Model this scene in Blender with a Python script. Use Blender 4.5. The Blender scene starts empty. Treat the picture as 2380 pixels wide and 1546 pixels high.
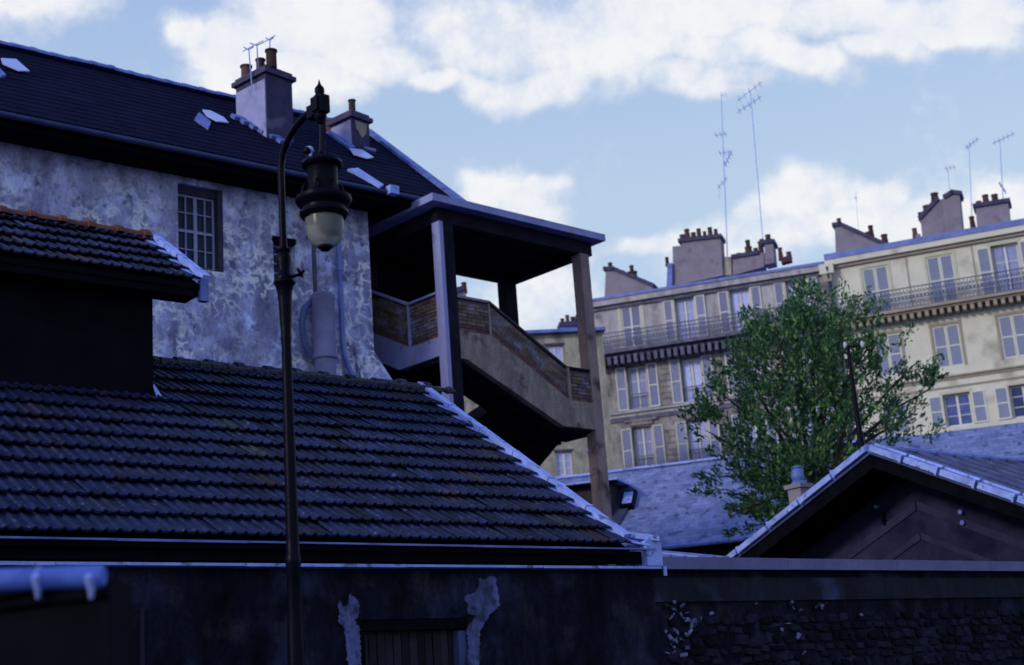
import bpy, math, random
from math import sin, cos, tan, pi, radians, atan2, sqrt, degrees
from mathutils import Vector, Matrix, noise
random.seed(7)
sc = bpy.context.scene
COL = sc.collection

# ------------------------------------------------------------------ camera
FPX, PITCH, ROLL = 3305.0, radians(14.8), radians(4.2)
CAMP = Vector((0, 0, 1.6))
_F = Vector((0, cos(PITCH), sin(PITCH)))
_R0, _U0 = Vector((1, 0, 0)), Vector((0, -sin(PITCH), cos(PITCH)))
_R = _R0 * cos(ROLL) - _U0 * sin(ROLL)
_U = _R0 * sin(ROLL) + _U0 * cos(ROLL)
cd = bpy.data.cameras.new('camera'); cam = bpy.data.objects.new('camera', cd); COL.objects.link(cam)
cam.matrix_world = Matrix.Translation(CAMP) @ Matrix((_R, _U, -_F)).transposed().to_4x4()
cd.sensor_width = 36; cd.lens = FPX / 2380 * 36; cd.clip_end = 3000; cd.clip_start = 0.1
cd.dof.use_dof = True; cd.dof.focus_distance = 15.0; cd.dof.aperture_fstop = 1.9
sc.camera = cam

def ray(px, py): return _F + _R * ((px - 1190) / FPX) - _U * ((py - 773) / FPX)
def axes(az):
    a = radians(az); return Vector((sin(a), cos(a), 0)), Vector((-cos(a), sin(a), 0))
def hit(az, px, py, x=None, y=None, z=None, pl=None):
    """survey helper: the point of a building plane seen along one sight line, in that building's own frame"""
    u, v = axes(az); r = ray(px, py)
    if x is not None: n, c = u, x
    elif y is not None: n, c = v, y
    elif z is not None: n, c = Vector((0, 0, 1)), z
    else: n = u * pl[0] + v * pl[1] + Vector((0, 0, pl[2])); c = pl[3]
    p = CAMP + r * ((c - n.dot(CAMP)) / n.dot(r))
    return Vector((p.dot(u), p.dot(v), p.z))

# ------------------------------------------------------------------ light
SUN = Vector((-0.76, -0.62, 0.36)).normalized()
w = bpy.data.worlds.new('World'); sc.world = w; w.use_nodes = True
nt = w.node_tree; nt.nodes.clear()
N = nt.nodes.new; LK = nt.links.new
out = N('ShaderNodeOutputWorld'); bg = N('ShaderNodeBackground'); bg.inputs[1].default_value = 0.1
LK(bg.outputs[0], out.inputs[0])
sky = N('ShaderNodeTexSky'); sky.sky_type = 'NISHITA'; sky.sun_disc = False
sky.sun_elevation = math.asin(SUN.z); sky.sun_rotation = atan2(SUN.x, SUN.y)
sky.air_density = 1.0; sky.dust_density = 0.6; sky.ozone_density = 1.6
def vm(op, a, b=None):
    n = N('ShaderNodeVectorMath'); n.operation = op
    for i, q in enumerate((a, b)):
        if q is None: continue
        if isinstance(q, (tuple, Vector)): n.inputs[i].default_value = q
        elif isinstance(q, float): n.inputs[3].default_value = q
        else: LK(q, n.inputs[i])
    return n.outputs['Value'] if op in ('DOT_PRODUCT', 'LENGTH') else n.outputs['Vector']
def mt(op, a, b=None, clamp=False):
    n = N('ShaderNodeMath'); n.operation = op; n.use_clamp = clamp
    for i, q in enumerate((a, b)):
        if q is None: continue
        if isinstance(q, (int, float)): n.inputs[i].default_value = q
        else: LK(q, n.inputs[i])
    return n.outputs[0]
tc = N('ShaderNodeTexCoord'); D0 = vm('NORMALIZE', tc.outputs['Generated'])
def wn(scale, detail, rough=0.6, vec=None):
    n = N('ShaderNodeTexNoise'); n.inputs['Scale'].default_value = scale; n.inputs['Detail'].default_value = detail
    n.inputs['Roughness'].default_value = rough; LK(vec if vec is not None else D0, n.inputs['Vector']); return n
nw = wn(9, 3)
warp = vm('SCALE', vm('SUBTRACT', nw.outputs['Color'], (0.5, 0.5, 0.5)), 0.07)
D1 = vm('ADD', D0, warp)
blobs = [(560, 120, 130, 95), (760, 70, 200, 130), (660, 210, 190, 70), (450, 80, 60, 50), (840, 30, 120, 80),
         (1150, 75, 240, 120), (1400, 110, 270, 125), (860, 150, 150, 60), (2200, 60, 260, 40), (2050, 110, 120, 40), (1010, 195, 100, 28), (1230, 205, 190, 48), (1650, 40, 300, 80), (1990, 30, 280, 62), (1700, 130, 200, 60),
         (2330, 5, 200, 45), (1640, 200, 170, 45), (1840, 150, 130, 50), (1190, 440, 110, 62), (1110, 450, 50, 50), (1245, 410, 60, 35), (1210, 520, 110, 70),
         (1260, 700, 150, 110), (1870, 480, 130, 75), (1780, 505, 80, 60), (2030, 480, 85, 68), (1700, 590, 170, 90), (1940, 560, 300, 70),
         (2190, 540, 150, 75), (2340, 500, 110, 80), (60, 20, 150, 45), (1560, 570, 100, 40),
         (-500, -300, 400, 150), (1200, -500, 600, 160), (2900, 300, 300, 130), (2900, -500, 500, 160), (-500, 900, 300, 200), (2900, 900, 300, 160)]
acc = None
for px, py, rx, ry in blobs:
    c = ray(px, py).normalized(); e1 = c.cross(_U).normalized(); e2 = e1.cross(c).normalized()
    k = FPX * ray(px, py).length
    d = vm('SUBTRACT', D1, tuple(c))
    a = vm('DOT_PRODUCT', d, tuple(e1 * (k / rx))); b = vm('DOT_PRODUCT', d, tuple(e2 * (k / ry)))
    r2 = mt('ADD', mt('MULTIPLY', a, a), mt('MULTIPLY', b, b))
    val = mt('DIVIDE', 1.0, mt('ADD', 1.0, mt('MULTIPLY', r2, r2)))
    acc = val if acc is None else mt('MAXIMUM', acc, val)
front = mt('GREATER_THAN', vm('DOT_PRODUCT', D0, (0, 1.0, 0)), 0.0)
n1 = wn(6, 10, 0.66); n2 = wn(22, 9, 0.68); n3 = wn(2.2, 6, 0.55)
dens = mt('ADD', mt('MULTIPLY', mt('MINIMUM', acc, 1.3), front), mt('MULTIPLY', mt('SUBTRACT', n1.outputs['Fac'], 0.5), 1.5))
dens = mt('ADD', dens, mt('MULTIPLY', mt('SUBTRACT', n2.outputs['Fac'], 0.5), 1.3))
back = mt('MULTIPLY', mt('MULTIPLY', mt('SUBTRACT', n3.outputs['Fac'], 0.50), 6.0), mt('SUBTRACT', 1.0, front))
dens = mt('ADD', dens, back)
mr = N('ShaderNodeMapRange'); mr.interpolation_type = 'SMOOTHSTEP'; mr.inputs['From Min'].default_value = 0.19; mr.inputs['From Max'].default_value = 1.0
LK(dens, mr.inputs['Value'])
SKYTINT, SKYADD, CLOUDHI, CLOUDLO = (1.0, 1.0, 1.0), (0, 0, 0), (9.2, 9.25, 9.4), (7.9, 8.3, 9.2)
m0 = N('ShaderNodeMix'); m0.data_type = 'RGBA'; m0.blend_type = 'MIX'; m0.inputs['Factor'].default_value = 0.8
LK(sky.outputs[0], m0.inputs['A']); 
zs_ = N('ShaderNodeSeparateXYZ'); LK(D0, zs_.inputs[0]); zr_ = N('ShaderNodeMapRange'); zr_.inputs['From Min'].default_value = 0.34; zr_.inputs['From Max'].default_value = 0.80; LK(zs_.outputs[2], zr_.inputs['Value'])
zg_ = N('ShaderNodeMix'); zg_.data_type = 'RGBA'; LK(zr_.outputs[0], zg_.inputs['Factor']); zg_.inputs['A'].default_value = (5.6, 7.15, 9.2, 1); zg_.inputs['B'].default_value = (1.3, 2.8, 8.6, 1)
LK(zg_.outputs['Result'], m0.inputs['B'])
m1 = N('ShaderNodeMix'); m1.data_type = 'RGBA'; cr_ = N('ShaderNodeMapRange'); cr_.inputs['From Min'].default_value = 0.38; cr_.inputs['From Max'].default_value = 0.6; LK(n2.outputs['Fac'], cr_.inputs['Value']); LK(cr_.outputs[0], m1.inputs['Factor'])
m1.inputs['A'].default_value = CLOUDLO + (1,); m1.inputs['B'].default_value = CLOUDHI + (1,)
m2 = N('ShaderNodeMix'); m2.data_type = 'RGBA'; LK(mt('MULTIPLY', mr.outputs[0], 0.97), m2.inputs['Factor'])
LK(m0.outputs['Result'], m2.inputs['A']); LK(m1.outputs['Result'], m2.inputs['B'])
LK(m2.outputs['Result'], bg.inputs[0])
sl = bpy.data.lights.new('sun', 'SUN'); so = bpy.data.objects.new('sun', sl); COL.objects.link(so)
sl.energy = 1.5; sl.angle = radians(8); sl.color = (1.0, 0.93, 0.84)
so.rotation_euler = SUN.to_track_quat('Z', 'Y').to_euler(); so.location = (0, 0, 40)
vs = sc.view_settings; vs.view_transform = 'Standard'; vs.look = 'None'; vs.gamma = 1; vs.exposure = 0.0; vs.use_curve_mapping = False

# ------------------------------------------------------------------ materials
WARM = {'orange_clay', 'brown_brick', 'red_brick_footing', 'ochre_yellow_facade', 'ochre_moulding', 'yellowed_render', 'brown_concrete', 'stained_concrete', 'clay_pot',
        'pale_window_surround', 'blackened_limestone', 'cream_shutter_frame', 'tan_worn_render', 'dark_bark', 'white_porcelain', 'grey_rendered_facade', 'grey_mauve_chimney_render', 'pale_shutter_frame', 'white_window_frame'}
LOWSPEC = {'tarred_timber': .04, 'soot_black_render': .05, 'sooty_plaster': .08, 'black_iron': .05, 'weathered_tile': .2, 'dark_flat_tile': .06, 'soot_stained_concrete': .08, 'rubble_stone': .15, 'gate_board': .1, 'purple_brown_render': .1}
def mat(name, c1, c2=None, scale=3.0, rough=0.8, bump=0.0, bscale=20.0, metal=0.0, spots=None, var=0.0, streak=0.0, tr=None, extra=None):
    m = bpy.data.materials.new(name); m.use_nodes = True; t = m.node_tree; b = t.nodes['Principled BSDF']
    n = t.nodes.new; l = t.links.new
    b.inputs['Roughness'].default_value = rough; b.inputs['Metallic'].default_value = metal
    b.inputs['Specular IOR Level'].default_value = LOWSPEC.get(name, 0.3)
    if name not in WARM:
        tn = lambda q: (q[0] * .84, q[1] * .91, min(1, q[2] * 1.34))  # bluish shade light multiplied into every colour not listed in WARM
        c1 = tn(c1); c2 = tn(c2) if c2 else None; spots = [(tn(q[0]),) + tuple(q[1:]) for q in (spots or [])]
    geo = n('ShaderNodeNewGeometry')
    no = n('ShaderNodeTexNoise'); no.inputs['Scale'].default_value = scale; no.inputs['Detail'].default_value = 8; no.inputs['Roughness'].default_value = 0.65
    mp = n('ShaderNodeMapping'); l(geo.outputs['Position'], mp.inputs['Vector']); l(mp.outputs[0], no.inputs['Vector'])
    if streak: mp.inputs['Scale'].default_value = (1, 1, streak)
    rp = n('ShaderNodeMapRange'); rp.inputs['From Min'].default_value = 0.36; rp.inputs['From Max'].default_value = 0.64; l(no.outputs['Fac'], rp.inputs['Value'])
    mx = n('ShaderNodeMix'); mx.data_type = 'RGBA'; l(rp.outputs[0], mx.inputs['Factor'])
    mx.inputs['A'].default_value = tuple(c1) + (1,); mx.inputs['B'].default_value = tuple(c2 or c1) + (1,)
    col = mx.outputs['Result']
    for sp in (spots or []):                        # (colour, noise scale, threshold, softness)
        s2 = n('ShaderNodeTexNoise'); s2.inputs['Scale'].default_value = sp[1]; s2.inputs['Detail'].default_value = 6
        l(geo.outputs['Position'], s2.inputs['Vector'])
        r2 = n('ShaderNodeMapRange'); r2.inputs['From Min'].default_value = sp[2]; r2.inputs['From Max'].default_value = sp[2] + sp[3]; l(s2.outputs['Fac'], r2.inputs['Value'])
        x2 = n('ShaderNodeMix'); x2.data_type = 'RGBA'; l(r2.outputs[0], x2.inputs['Factor']); l(col, x2.inputs['A']); x2.inputs['B'].default_value = tuple(sp[0]) + (1,)
        col = x2.outputs['Result']
    if extra: col = extra(t, geo, col)
    if var:
        oi = n('ShaderNodeObjectInfo'); hs = n('ShaderNodeHueSaturation')
        r3 = n('ShaderNodeMapRange'); r3.inputs['To Min'].default_value = 1 - var; r3.inputs['To Max'].default_value = 1 + var
        l(oi.outputs['Random'], r3.inputs['Value']); l(r3.outputs[0], hs.inputs['Value']); l(col, hs.inputs['Color']); col = hs.outputs['Color']
    l(col, b.inputs['Base Color'])
    if bump:
        nb = n('ShaderNodeTexNoise'); nb.inputs['Scale'].default_value = bscale; nb.inputs['Detail'].default_value = 6; l(geo.outputs['Position'], nb.inputs['Vector'])
        bp = n('ShaderNodeBump'); bp.inputs['Strength'].default_value = bump; bp.inputs['Distance'].default_value = 0.03; l(nb.outputs['Fac'], bp.inputs['Height']); l(bp.outputs[0], b.inputs['Normal'])
    return m

def streaky(a1=.62, a2=1.18, g1=.78, g2=1.16, then=None, vs=.28):   # rain streaks and grain
    def f(t, geo, col):
        n = t.nodes.new; l = t.links.new
        for sc_, mpz, lo, hi, fm, fx in ((2.6, vs, a1, a2, .40, .60), (24, .8, g1, g2, .36, .64)):
            mp = n('ShaderNodeMapping'); mp.inputs['Scale'].default_value = (1, 1, mpz); l(geo.outputs['Position'], mp.inputs['Vector'])
            q = n('ShaderNodeTexNoise'); q.inputs['Scale'].default_value = sc_; q.inputs['Detail'].default_value = 9; q.inputs['Roughness'].default_value = .7; l(mp.outputs[0], q.inputs['Vector'])
            m_ = n('ShaderNodeMapRange'); m_.inputs['From Min'].default_value = fm; m_.inputs['From Max'].default_value = fx; m_.inputs['To Min'].default_value = lo; m_.inputs['To Max'].default_value = hi; l(q.outputs['Fac'], m_.inputs['Value'])
            hs = n('ShaderNodeHueSaturation'); l(m_.outputs[0], hs.inputs['Value']); l(col, hs.inputs['Color']); col = hs.outputs['Color']
        return then(t, geo, col) if then else col
    return f

def vein(light, scale, zlo=None, zhi=None, wd=0.05, amt=0.8, dist=0.25):   # pale mortar showing round the rubble under worn plaster
    def f(t, geo, col):
        n = t.nodes.new; l = t.links.new
        nn = n('ShaderNodeTexNoise'); nn.inputs['Scale'].default_value = 2.5; nn.inputs['Detail'].default_value = 4; l(geo.outputs['Position'], nn.inputs['Vector'])
        s = n('ShaderNodeVectorMath'); s.operation = 'SCALE'; s.inputs[3].default_value = dist * 2; l(nn.outputs['Color'], s.inputs[0])
        ad = n('ShaderNodeVectorMath'); ad.operation = 'ADD'; l(geo.outputs['Position'], ad.inputs[0]); l(s.outputs[0], ad.inputs[1])
        vo = n('ShaderNodeTexVoronoi'); vo.feature = 'DISTANCE_TO_EDGE'; vo.inputs['Scale'].default_value = scale; l(ad.outputs[0], vo.inputs['Vector'])
        r = n('ShaderNodeMapRange'); r.inputs['From Min'].default_value = 0.0; r.inputs['From Max'].default_value = wd; r.inputs['To Min'].default_value = amt; r.inputs['To Max'].default_value = 0; l(vo.outputs['Distance'], r.inputs['Value'])
        n4 = n('ShaderNodeTexNoise'); n4.inputs['Scale'].default_value = 0.7; n4.inputs['Detail'].default_value = 4; l(geo.outputs['Position'], n4.inputs['Vector'])
        r4 = n('ShaderNodeMapRange'); r4.inputs['From Min'].default_value = 0.36; r4.inputs['From Max'].default_value = 0.50; l(n4.outputs['Fac'], r4.inputs['Value'])
        mu = n('ShaderNodeMath'); mu.operation = 'MULTIPLY'; l(r.outputs[0], mu.inputs[0]); l(r4.outputs[0], mu.inputs[1])
        fac = mu.outputs[0]
        if zlo is not None:
            sx = n('ShaderNodeSeparateXYZ'); l(geo.outputs['Position'], sx.inputs[0])
            rz = n('ShaderNodeMapRange'); rz.inputs['From Min'].default_value = zhi; rz.inputs['From Max'].default_value = zlo; l(sx.outputs[2], rz.inputs['Value'])
            n5 = n('ShaderNodeTexNoise'); n5.inputs['Scale'].default_value = 4.5; n5.inputs['Detail'].default_value = 5; l(geo.outputs['Position'], n5.inputs['Vector'])
            r5 = n('ShaderNodeMapRange'); r5.inputs['From Min'].default_value = 0.42; r5.inputs['From Max'].default_value = 0.54; l(n5.outputs['Fac'], r5.inputs['Value'])
            m5 = n('ShaderNodeMath'); m5.operation = 'MULTIPLY'; l(fac, m5.inputs[0]); l(r5.outputs[0], m5.inputs[1]); fac = m5.outputs[0]
            m3 = n('ShaderNodeMath'); m3.operation = 'MULTIPLY'; l(fac, m3.inputs[0]); l(rz.outputs[0], m3.inputs[1]); fac = m3.outputs[0]
        mx = n('ShaderNodeMix'); mx.data_type = 'RGBA'; l(fac, mx.inputs['Factor']); l(col, mx.inputs['A']); mx.inputs['B'].default_value = tuple(light) + (1,)
        return mx.outputs['Result']
    return f

M = {}
M['plaster'] = mat('old_plaster', (0.33, 0.30, 0.37), (0.50, 0.47, 0.57), 1.7, 0.9, 0.7, 9, streak=0.7,
                   spots=[((0.19, 0.165, 0.24), 1.5, 0.54, 0.14), ((0.66, 0.66, 0.76), 1.9, 0.54, 0.12), ((0.20, 0.18, 0.25), 6.5, 0.57, 0.12)],
                   extra=streaky(then=vein((0.82, 0.82, 0.94), 3.2, 10.8, 12.2, 0.18, 1.0, 0.5)))
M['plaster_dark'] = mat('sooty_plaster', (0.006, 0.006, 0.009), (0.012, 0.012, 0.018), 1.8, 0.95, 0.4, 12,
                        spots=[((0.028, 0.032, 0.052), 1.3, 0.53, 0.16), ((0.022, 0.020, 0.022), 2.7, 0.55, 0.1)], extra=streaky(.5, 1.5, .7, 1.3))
M['plaster_pale'] = mat('pale_plaster_patch', (0.10, 0.10, 0.18), (0.15, 0.15, 0.26), 5, 0.9, 0.3, 20, spots=[((0.05, 0.05, 0.08), 6, 0.53, 0.1)], extra=streaky())
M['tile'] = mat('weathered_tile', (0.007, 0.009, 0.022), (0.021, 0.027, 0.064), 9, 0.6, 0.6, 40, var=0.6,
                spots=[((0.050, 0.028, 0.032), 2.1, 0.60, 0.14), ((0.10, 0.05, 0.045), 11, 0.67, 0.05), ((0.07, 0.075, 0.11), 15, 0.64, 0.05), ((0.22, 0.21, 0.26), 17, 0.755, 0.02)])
M['tile_red'] = mat('orange_clay', (0.19, 0.065, 0.045), (0.10, 0.042, 0.034), 6, 0.85, 0.4, 30, var=0.2)
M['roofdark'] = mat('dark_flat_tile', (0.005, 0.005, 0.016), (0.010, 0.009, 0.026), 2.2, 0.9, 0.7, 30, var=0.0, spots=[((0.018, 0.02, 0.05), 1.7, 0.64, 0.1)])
M['zinc'] = mat('weathered_zinc', (0.28, 0.34, 0.58), (0.44, 0.52, 0.78), 6, 0.5, 0.15, 25, metal=0.0, spots=[((0.20, 0.25, 0.42), 3, 0.50, 0.2), ((0.10, 0.12, 0.20), 9, 0.58, 0.1)])
M['zinc_dull'] = mat('dull_zinc', (0.10, 0.13, 0.28), (0.20, 0.25, 0.46), 3, 0.5, 0.2, 20)
M['black'] = mat('tarred_timber', (0.003, 0.003, 0.004), (0.006, 0.006, 0.007), 5, 0.9, 0.2, 20)
M['soot'] = mat('soot_black_render', (0.004, 0.004, 0.005), (0.008, 0.007, 0.009), 2, 0.95, 0.2, 10)
M['iron'] = mat('black_iron', (0.0025, 0.0025, 0.006), (0.004, 0.004, 0.009), 8, 0.34, 0.1, 60)
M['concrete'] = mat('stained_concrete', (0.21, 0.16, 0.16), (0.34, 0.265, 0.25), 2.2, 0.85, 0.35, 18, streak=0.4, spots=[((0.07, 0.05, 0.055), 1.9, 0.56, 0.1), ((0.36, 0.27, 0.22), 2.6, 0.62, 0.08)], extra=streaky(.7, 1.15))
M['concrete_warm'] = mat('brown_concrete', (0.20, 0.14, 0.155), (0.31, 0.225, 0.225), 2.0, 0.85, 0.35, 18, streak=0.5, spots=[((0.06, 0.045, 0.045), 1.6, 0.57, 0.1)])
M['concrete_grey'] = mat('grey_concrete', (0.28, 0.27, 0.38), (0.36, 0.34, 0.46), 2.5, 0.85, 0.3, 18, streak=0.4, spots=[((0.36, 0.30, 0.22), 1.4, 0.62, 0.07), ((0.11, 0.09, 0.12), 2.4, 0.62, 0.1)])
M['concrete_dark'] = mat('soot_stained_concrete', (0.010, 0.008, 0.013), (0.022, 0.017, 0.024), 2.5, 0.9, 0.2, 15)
M['brick'] = mat('brown_brick', (0.11, 0.075, 0.065), (0.18, 0.125, 0.105), 6, 0.9, 0.4, 50, var=0.4, spots=[((0.16, 0.14, 0.21), 3, 0.50, 0.14)])
M['brick_red'] = mat('red_brick_footing', (0.095, 0.048, 0.052), (0.14, 0.075, 0.075), 6, 0.9, 0.4, 50, var=0.3)
M['mortar'] = mat('mortar', (0.115, 0.09, 0.085), (0.08, 0.06, 0.06), 8, 0.95, 0.3, 40)
M['wood_grey'] = mat('greyed_window_timber', (0.28, 0.27, 0.33), (0.36, 0.35, 0.44), 8, 0.8, 0.2, 40)
LOWSPEC['dark_window_glass'] = .12
M['glass'] = mat('dark_window_glass', (0.006, 0.010, 0.030), (0.012, 0.018, 0.05), 1.0, 0.25)
M['glass_far'] = mat('reflective_window_glass', (0.03, 0.045, 0.13), (0.14, 0.18, 0.36), .9, 0.15, var=.6)
M['curtain'] = mat('net_curtain', (0.42, 0.42, 0.52), (0.55, 0.55, 0.62), 6, 0.9, var=.35)
M['stone_grey'] = mat('grey_rendered_facade', (0.36, 0.335, 0.39), (0.46, 0.43, 0.47), 0.9, 0.9, 0.25, 8, spots=[((0.17, 0.15, 0.19), 1.0, 0.56, 0.12)], extra=streaky(.75, 1.1))
M['stone_dirty'] = mat('blackened_limestone', (0.34, 0.31, 0.31), (0.22, 0.195, 0.225), 1.2, 0.9, 0.5, 6, spots=[((0.08, 0.07, 0.09), 0.9, 0.54, 0.12), ((0.50, 0.45, 0.35), 2.1, 0.60, 0.1)], extra=streaky())
M['stone_trim'] = mat('sooty_moulding', (0.08, 0.07, 0.085), (0.20, 0.175, 0.19), 3, 0.9, 0.5, 10)
M['lintel'] = mat('pale_window_surround', (0.58, 0.55, 0.43), (0.48, 0.46, 0.40), 3, 0.85)
M['yellow'] = mat('ochre_yellow_facade', (0.60, 0.575, 0.51), (0.68, 0.655, 0.59), 0.9, 0.9, 0.15, 8, spots=[((0.40, 0.36, 0.32), 0.8, 0.54, 0.15)])
M['yellow_trim'] = mat('ochre_moulding', (0.36, 0.31, 0.26), (0.29, 0.25, 0.22), 3, 0.9, 0.2, 10)
M['yellow_small'] = mat('yellowed_render', (0.42, 0.385, 0.32), (0.34, 0.31, 0.27), 1.4, 0.9, 0.2, 8, spots=[((0.24, 0.22, 0.21), 1.5, 0.55, 0.12)], extra=streaky(.7, 1.15))
M['shutter'] = mat('grey_shutter_slats', (0.30, 0.29, 0.34), (0.38, 0.37, 0.40), 8, 0.8, var=.15)
M['shutter_frame'] = mat('pale_shutter_frame', (0.58, 0.56, 0.56), (0.68, 0.66, 0.65), 8, 0.8, var=.12)
M['shutter_y'] = mat('grey_green_shutter_slats', (0.33, 0.34, 0.36), (0.38, 0.39, 0.40), 8, 0.8)
M['shutter_frame_y'] = mat('cream_shutter_frame', (0.62, 0.62, 0.60), (0.68, 0.67, 0.64), 8, 0.8)
M['winframe'] = mat('white_window_frame', (0.60, 0.58, 0.62), (0.68, 0.67, 0.66), 8, 0.6)
M['railing'] = mat('grey_iron_railing', (0.08, 0.085, 0.12), (0.13, 0.135, 0.17), 5, 0.6)
M['chim'] = mat('grey_mauve_chimney_render', (0.20, 0.175, 0.23), (0.27, 0.235, 0.29), 1.2, 0.9, 0.3, 10, spots=[((0.15, 0.12, 0.18), 1.6, 0.60, 0.12)])
M['chim_pale'] = mat('sunlit_mottled_render', (0.44, 0.41, 0.50), (0.30, 0.28, 0.36), 1.5, 0.9, 0.4, 10, spots=[((0.13, 0.11, 0.16), 1.5, 0.57, 0.14)])
M['chim_dark'] = mat('blackened_chimney_cap', (0.055, 0.045, 0.07), (0.10, 0.08, 0.11), 3, 0.9, 0.3, 15)
M['pot'] = mat('clay_pot', (0.105, 0.045, 0.045), (0.06, 0.036, 0.05), 4, 0.85, var=0.4)
M['slatezinc'] = mat('blue_ridge_zinc', (0.12, 0.15, 0.30), (0.20, 0.24, 0.42), 2, 0.5)
M['ant'] = mat('aerial_metal', (0.30, 0.38, 0.62), (0.36, 0.44, 0.68), 4, 0.5)
M['ground'] = mat('asphalt', (0.04, 0.04, 0.045), (0.06, 0.058, 0.06), 1.5, 0.95, 0.3, 30)
M['bark'] = mat('dark_bark', (0.025, 0.022, 0.022), (0.05, 0.042, 0.038), 6, 0.9, 0.5, 25)
M['stone'] = mat('rubble_stone', (0.005, 0.005, 0.008), (0.016, 0.016, 0.023), 7, 0.95, 0.8, 25, var=0.85)
M['stone_light'] = mat('pale_chipped_stone', (0.06, 0.065, 0.10), (0.24, 0.25, 0.32), 9, 0.9, 0.5, 25, spots=[((0.015, 0.015, 0.022), 8, 0.48, 0.08)])
M['coping'] = mat('weathered_coping', (0.15, 0.13, 0.19), (0.20, 0.175, 0.235), 2.5, 0.9, 0.3, 18)
M['barnwall'] = mat('purple_brown_render', (0.012, 0.012, 0.028), (0.038, 0.034, 0.060), 1.4, 0.95, 0.4, 10, spots=[((0.022, 0.020, 0.04), 1.8, 0.52, 0.18)])
M['barnband'] = mat('grey_blue_render_band', (0.016, 0.017, 0.034), (0.036, 0.036, 0.064), 2.0, 0.95, 0.3, 14)
def slatey(t, geo, col):
    n = t.nodes.new; l = t.links.new
    return col
def slate_mat():
    m = mat('pale_slate', (0.19, 0.215, 0.30), (0.28, 0.31, 0.42), 2.3, 0.75, 0.0, 10, spots=[((0.10, 0.11, 0.17), 3.5, 0.56, 0.1)])
    t = m.node_tree; n = t.nodes.new; l = t.links.new; b = t.nodes['Principled BSDF']
    tcn = n('ShaderNodeTexCoord'); br = n('ShaderNodeTexBrick'); br.inputs['Scale'].default_value = 1.0
    br.inputs['Brick Width'].default_value = 0.30; br.inputs['Row Height'].default_value = 0.18; br.inputs['Mortar Size'].default_value = 0.006
    br.inputs['Color1'].default_value = (1, 1, 1, 1); br.inputs['Color2'].default_value = (0.45, 0.47, 0.55, 1); br.inputs['Mortar'].default_value = (0.12, 0.12, 0.15, 1)
    l(tcn.outputs['UV'], br.inputs['Vector'])
    mx = n('ShaderNodeMix'); mx.data_type = 'RGBA'; mx.blend_type = 'MULTIPLY'; mx.inputs['Factor'].default_value = 0.6
    src = b.inputs['Base Color'].links[0].from_socket; l(src, mx.inputs['A']); l(br.outputs['Color'], mx.inputs['B']); l(mx.outputs['Result'], b.inputs['Base Color'])
    bp = n('ShaderNodeBump'); bp.inputs['Strength'].default_value = 0.5; bp.inputs['Distance'].default_value = 0.02; l(br.outputs['Fac'], bp.inputs['Height']); bp.invert = True; l(bp.outputs[0], b.inputs['Normal'])
    return m
M['slate'] = slate_mat(); M['barn_zinc'] = mat('dark_barn_zinc', (0.035, 0.045, 0.09), (0.09, 0.11, 0.19), 2.5, 0.55, 0.2, 10)
def leaf_mat():
    m = bpy.data.materials.new('leaf'); m.use_nodes = True; t = m.node_tree; n = t.nodes.new; l = t.links.new; b = t.nodes['Principled BSDF']
    g = n('ShaderNodeNewGeometry'); cr = n('ShaderNodeValToRGB'); l(g.outputs['Random Per Island'], cr.inputs[0])
    cr.color_ramp.elements[0].color = (0.016, 0.062, 0.036, 1); cr.color_ramp.elements[1].color = (0.17, 0.31, 0.085, 1)
    e = cr.color_ramp.elements.new(0.55); e.color = (0.048, 0.145, 0.060, 1)
    l(cr.outputs[0], b.inputs['Base Color']); b.inputs['Roughness'].default_value = 0.6
    tr = n('ShaderNodeBsdfTranslucent'); l(cr.outputs[0], tr.inputs[0]); ms = n('ShaderNodeMixShader'); ms.inputs[0].default_value = 0.3
    l(b.outputs[0], ms.inputs[1]); l(tr.outputs[0], ms.inputs[2]); l(ms.outputs[0], t.nodes['Material Output'].inputs[0])
    return m
M['leaf'] = leaf_mat()
def globe_mat():
    m = bpy.data.materials.new('frosted_globe'); m.use_nodes = True; t = m.node_tree; b = t.nodes['Principled BSDF']
    b.inputs['Base Color'].default_value = (0.24, 0.25, 0.25, 1); b.inputs['Roughness'].default_value = 0.25
    b.inputs['Transmission Weight'].default_value = 0.55; b.inputs['IOR'].default_value = 1.2
    return m
M['globe'] = globe_mat()

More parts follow.
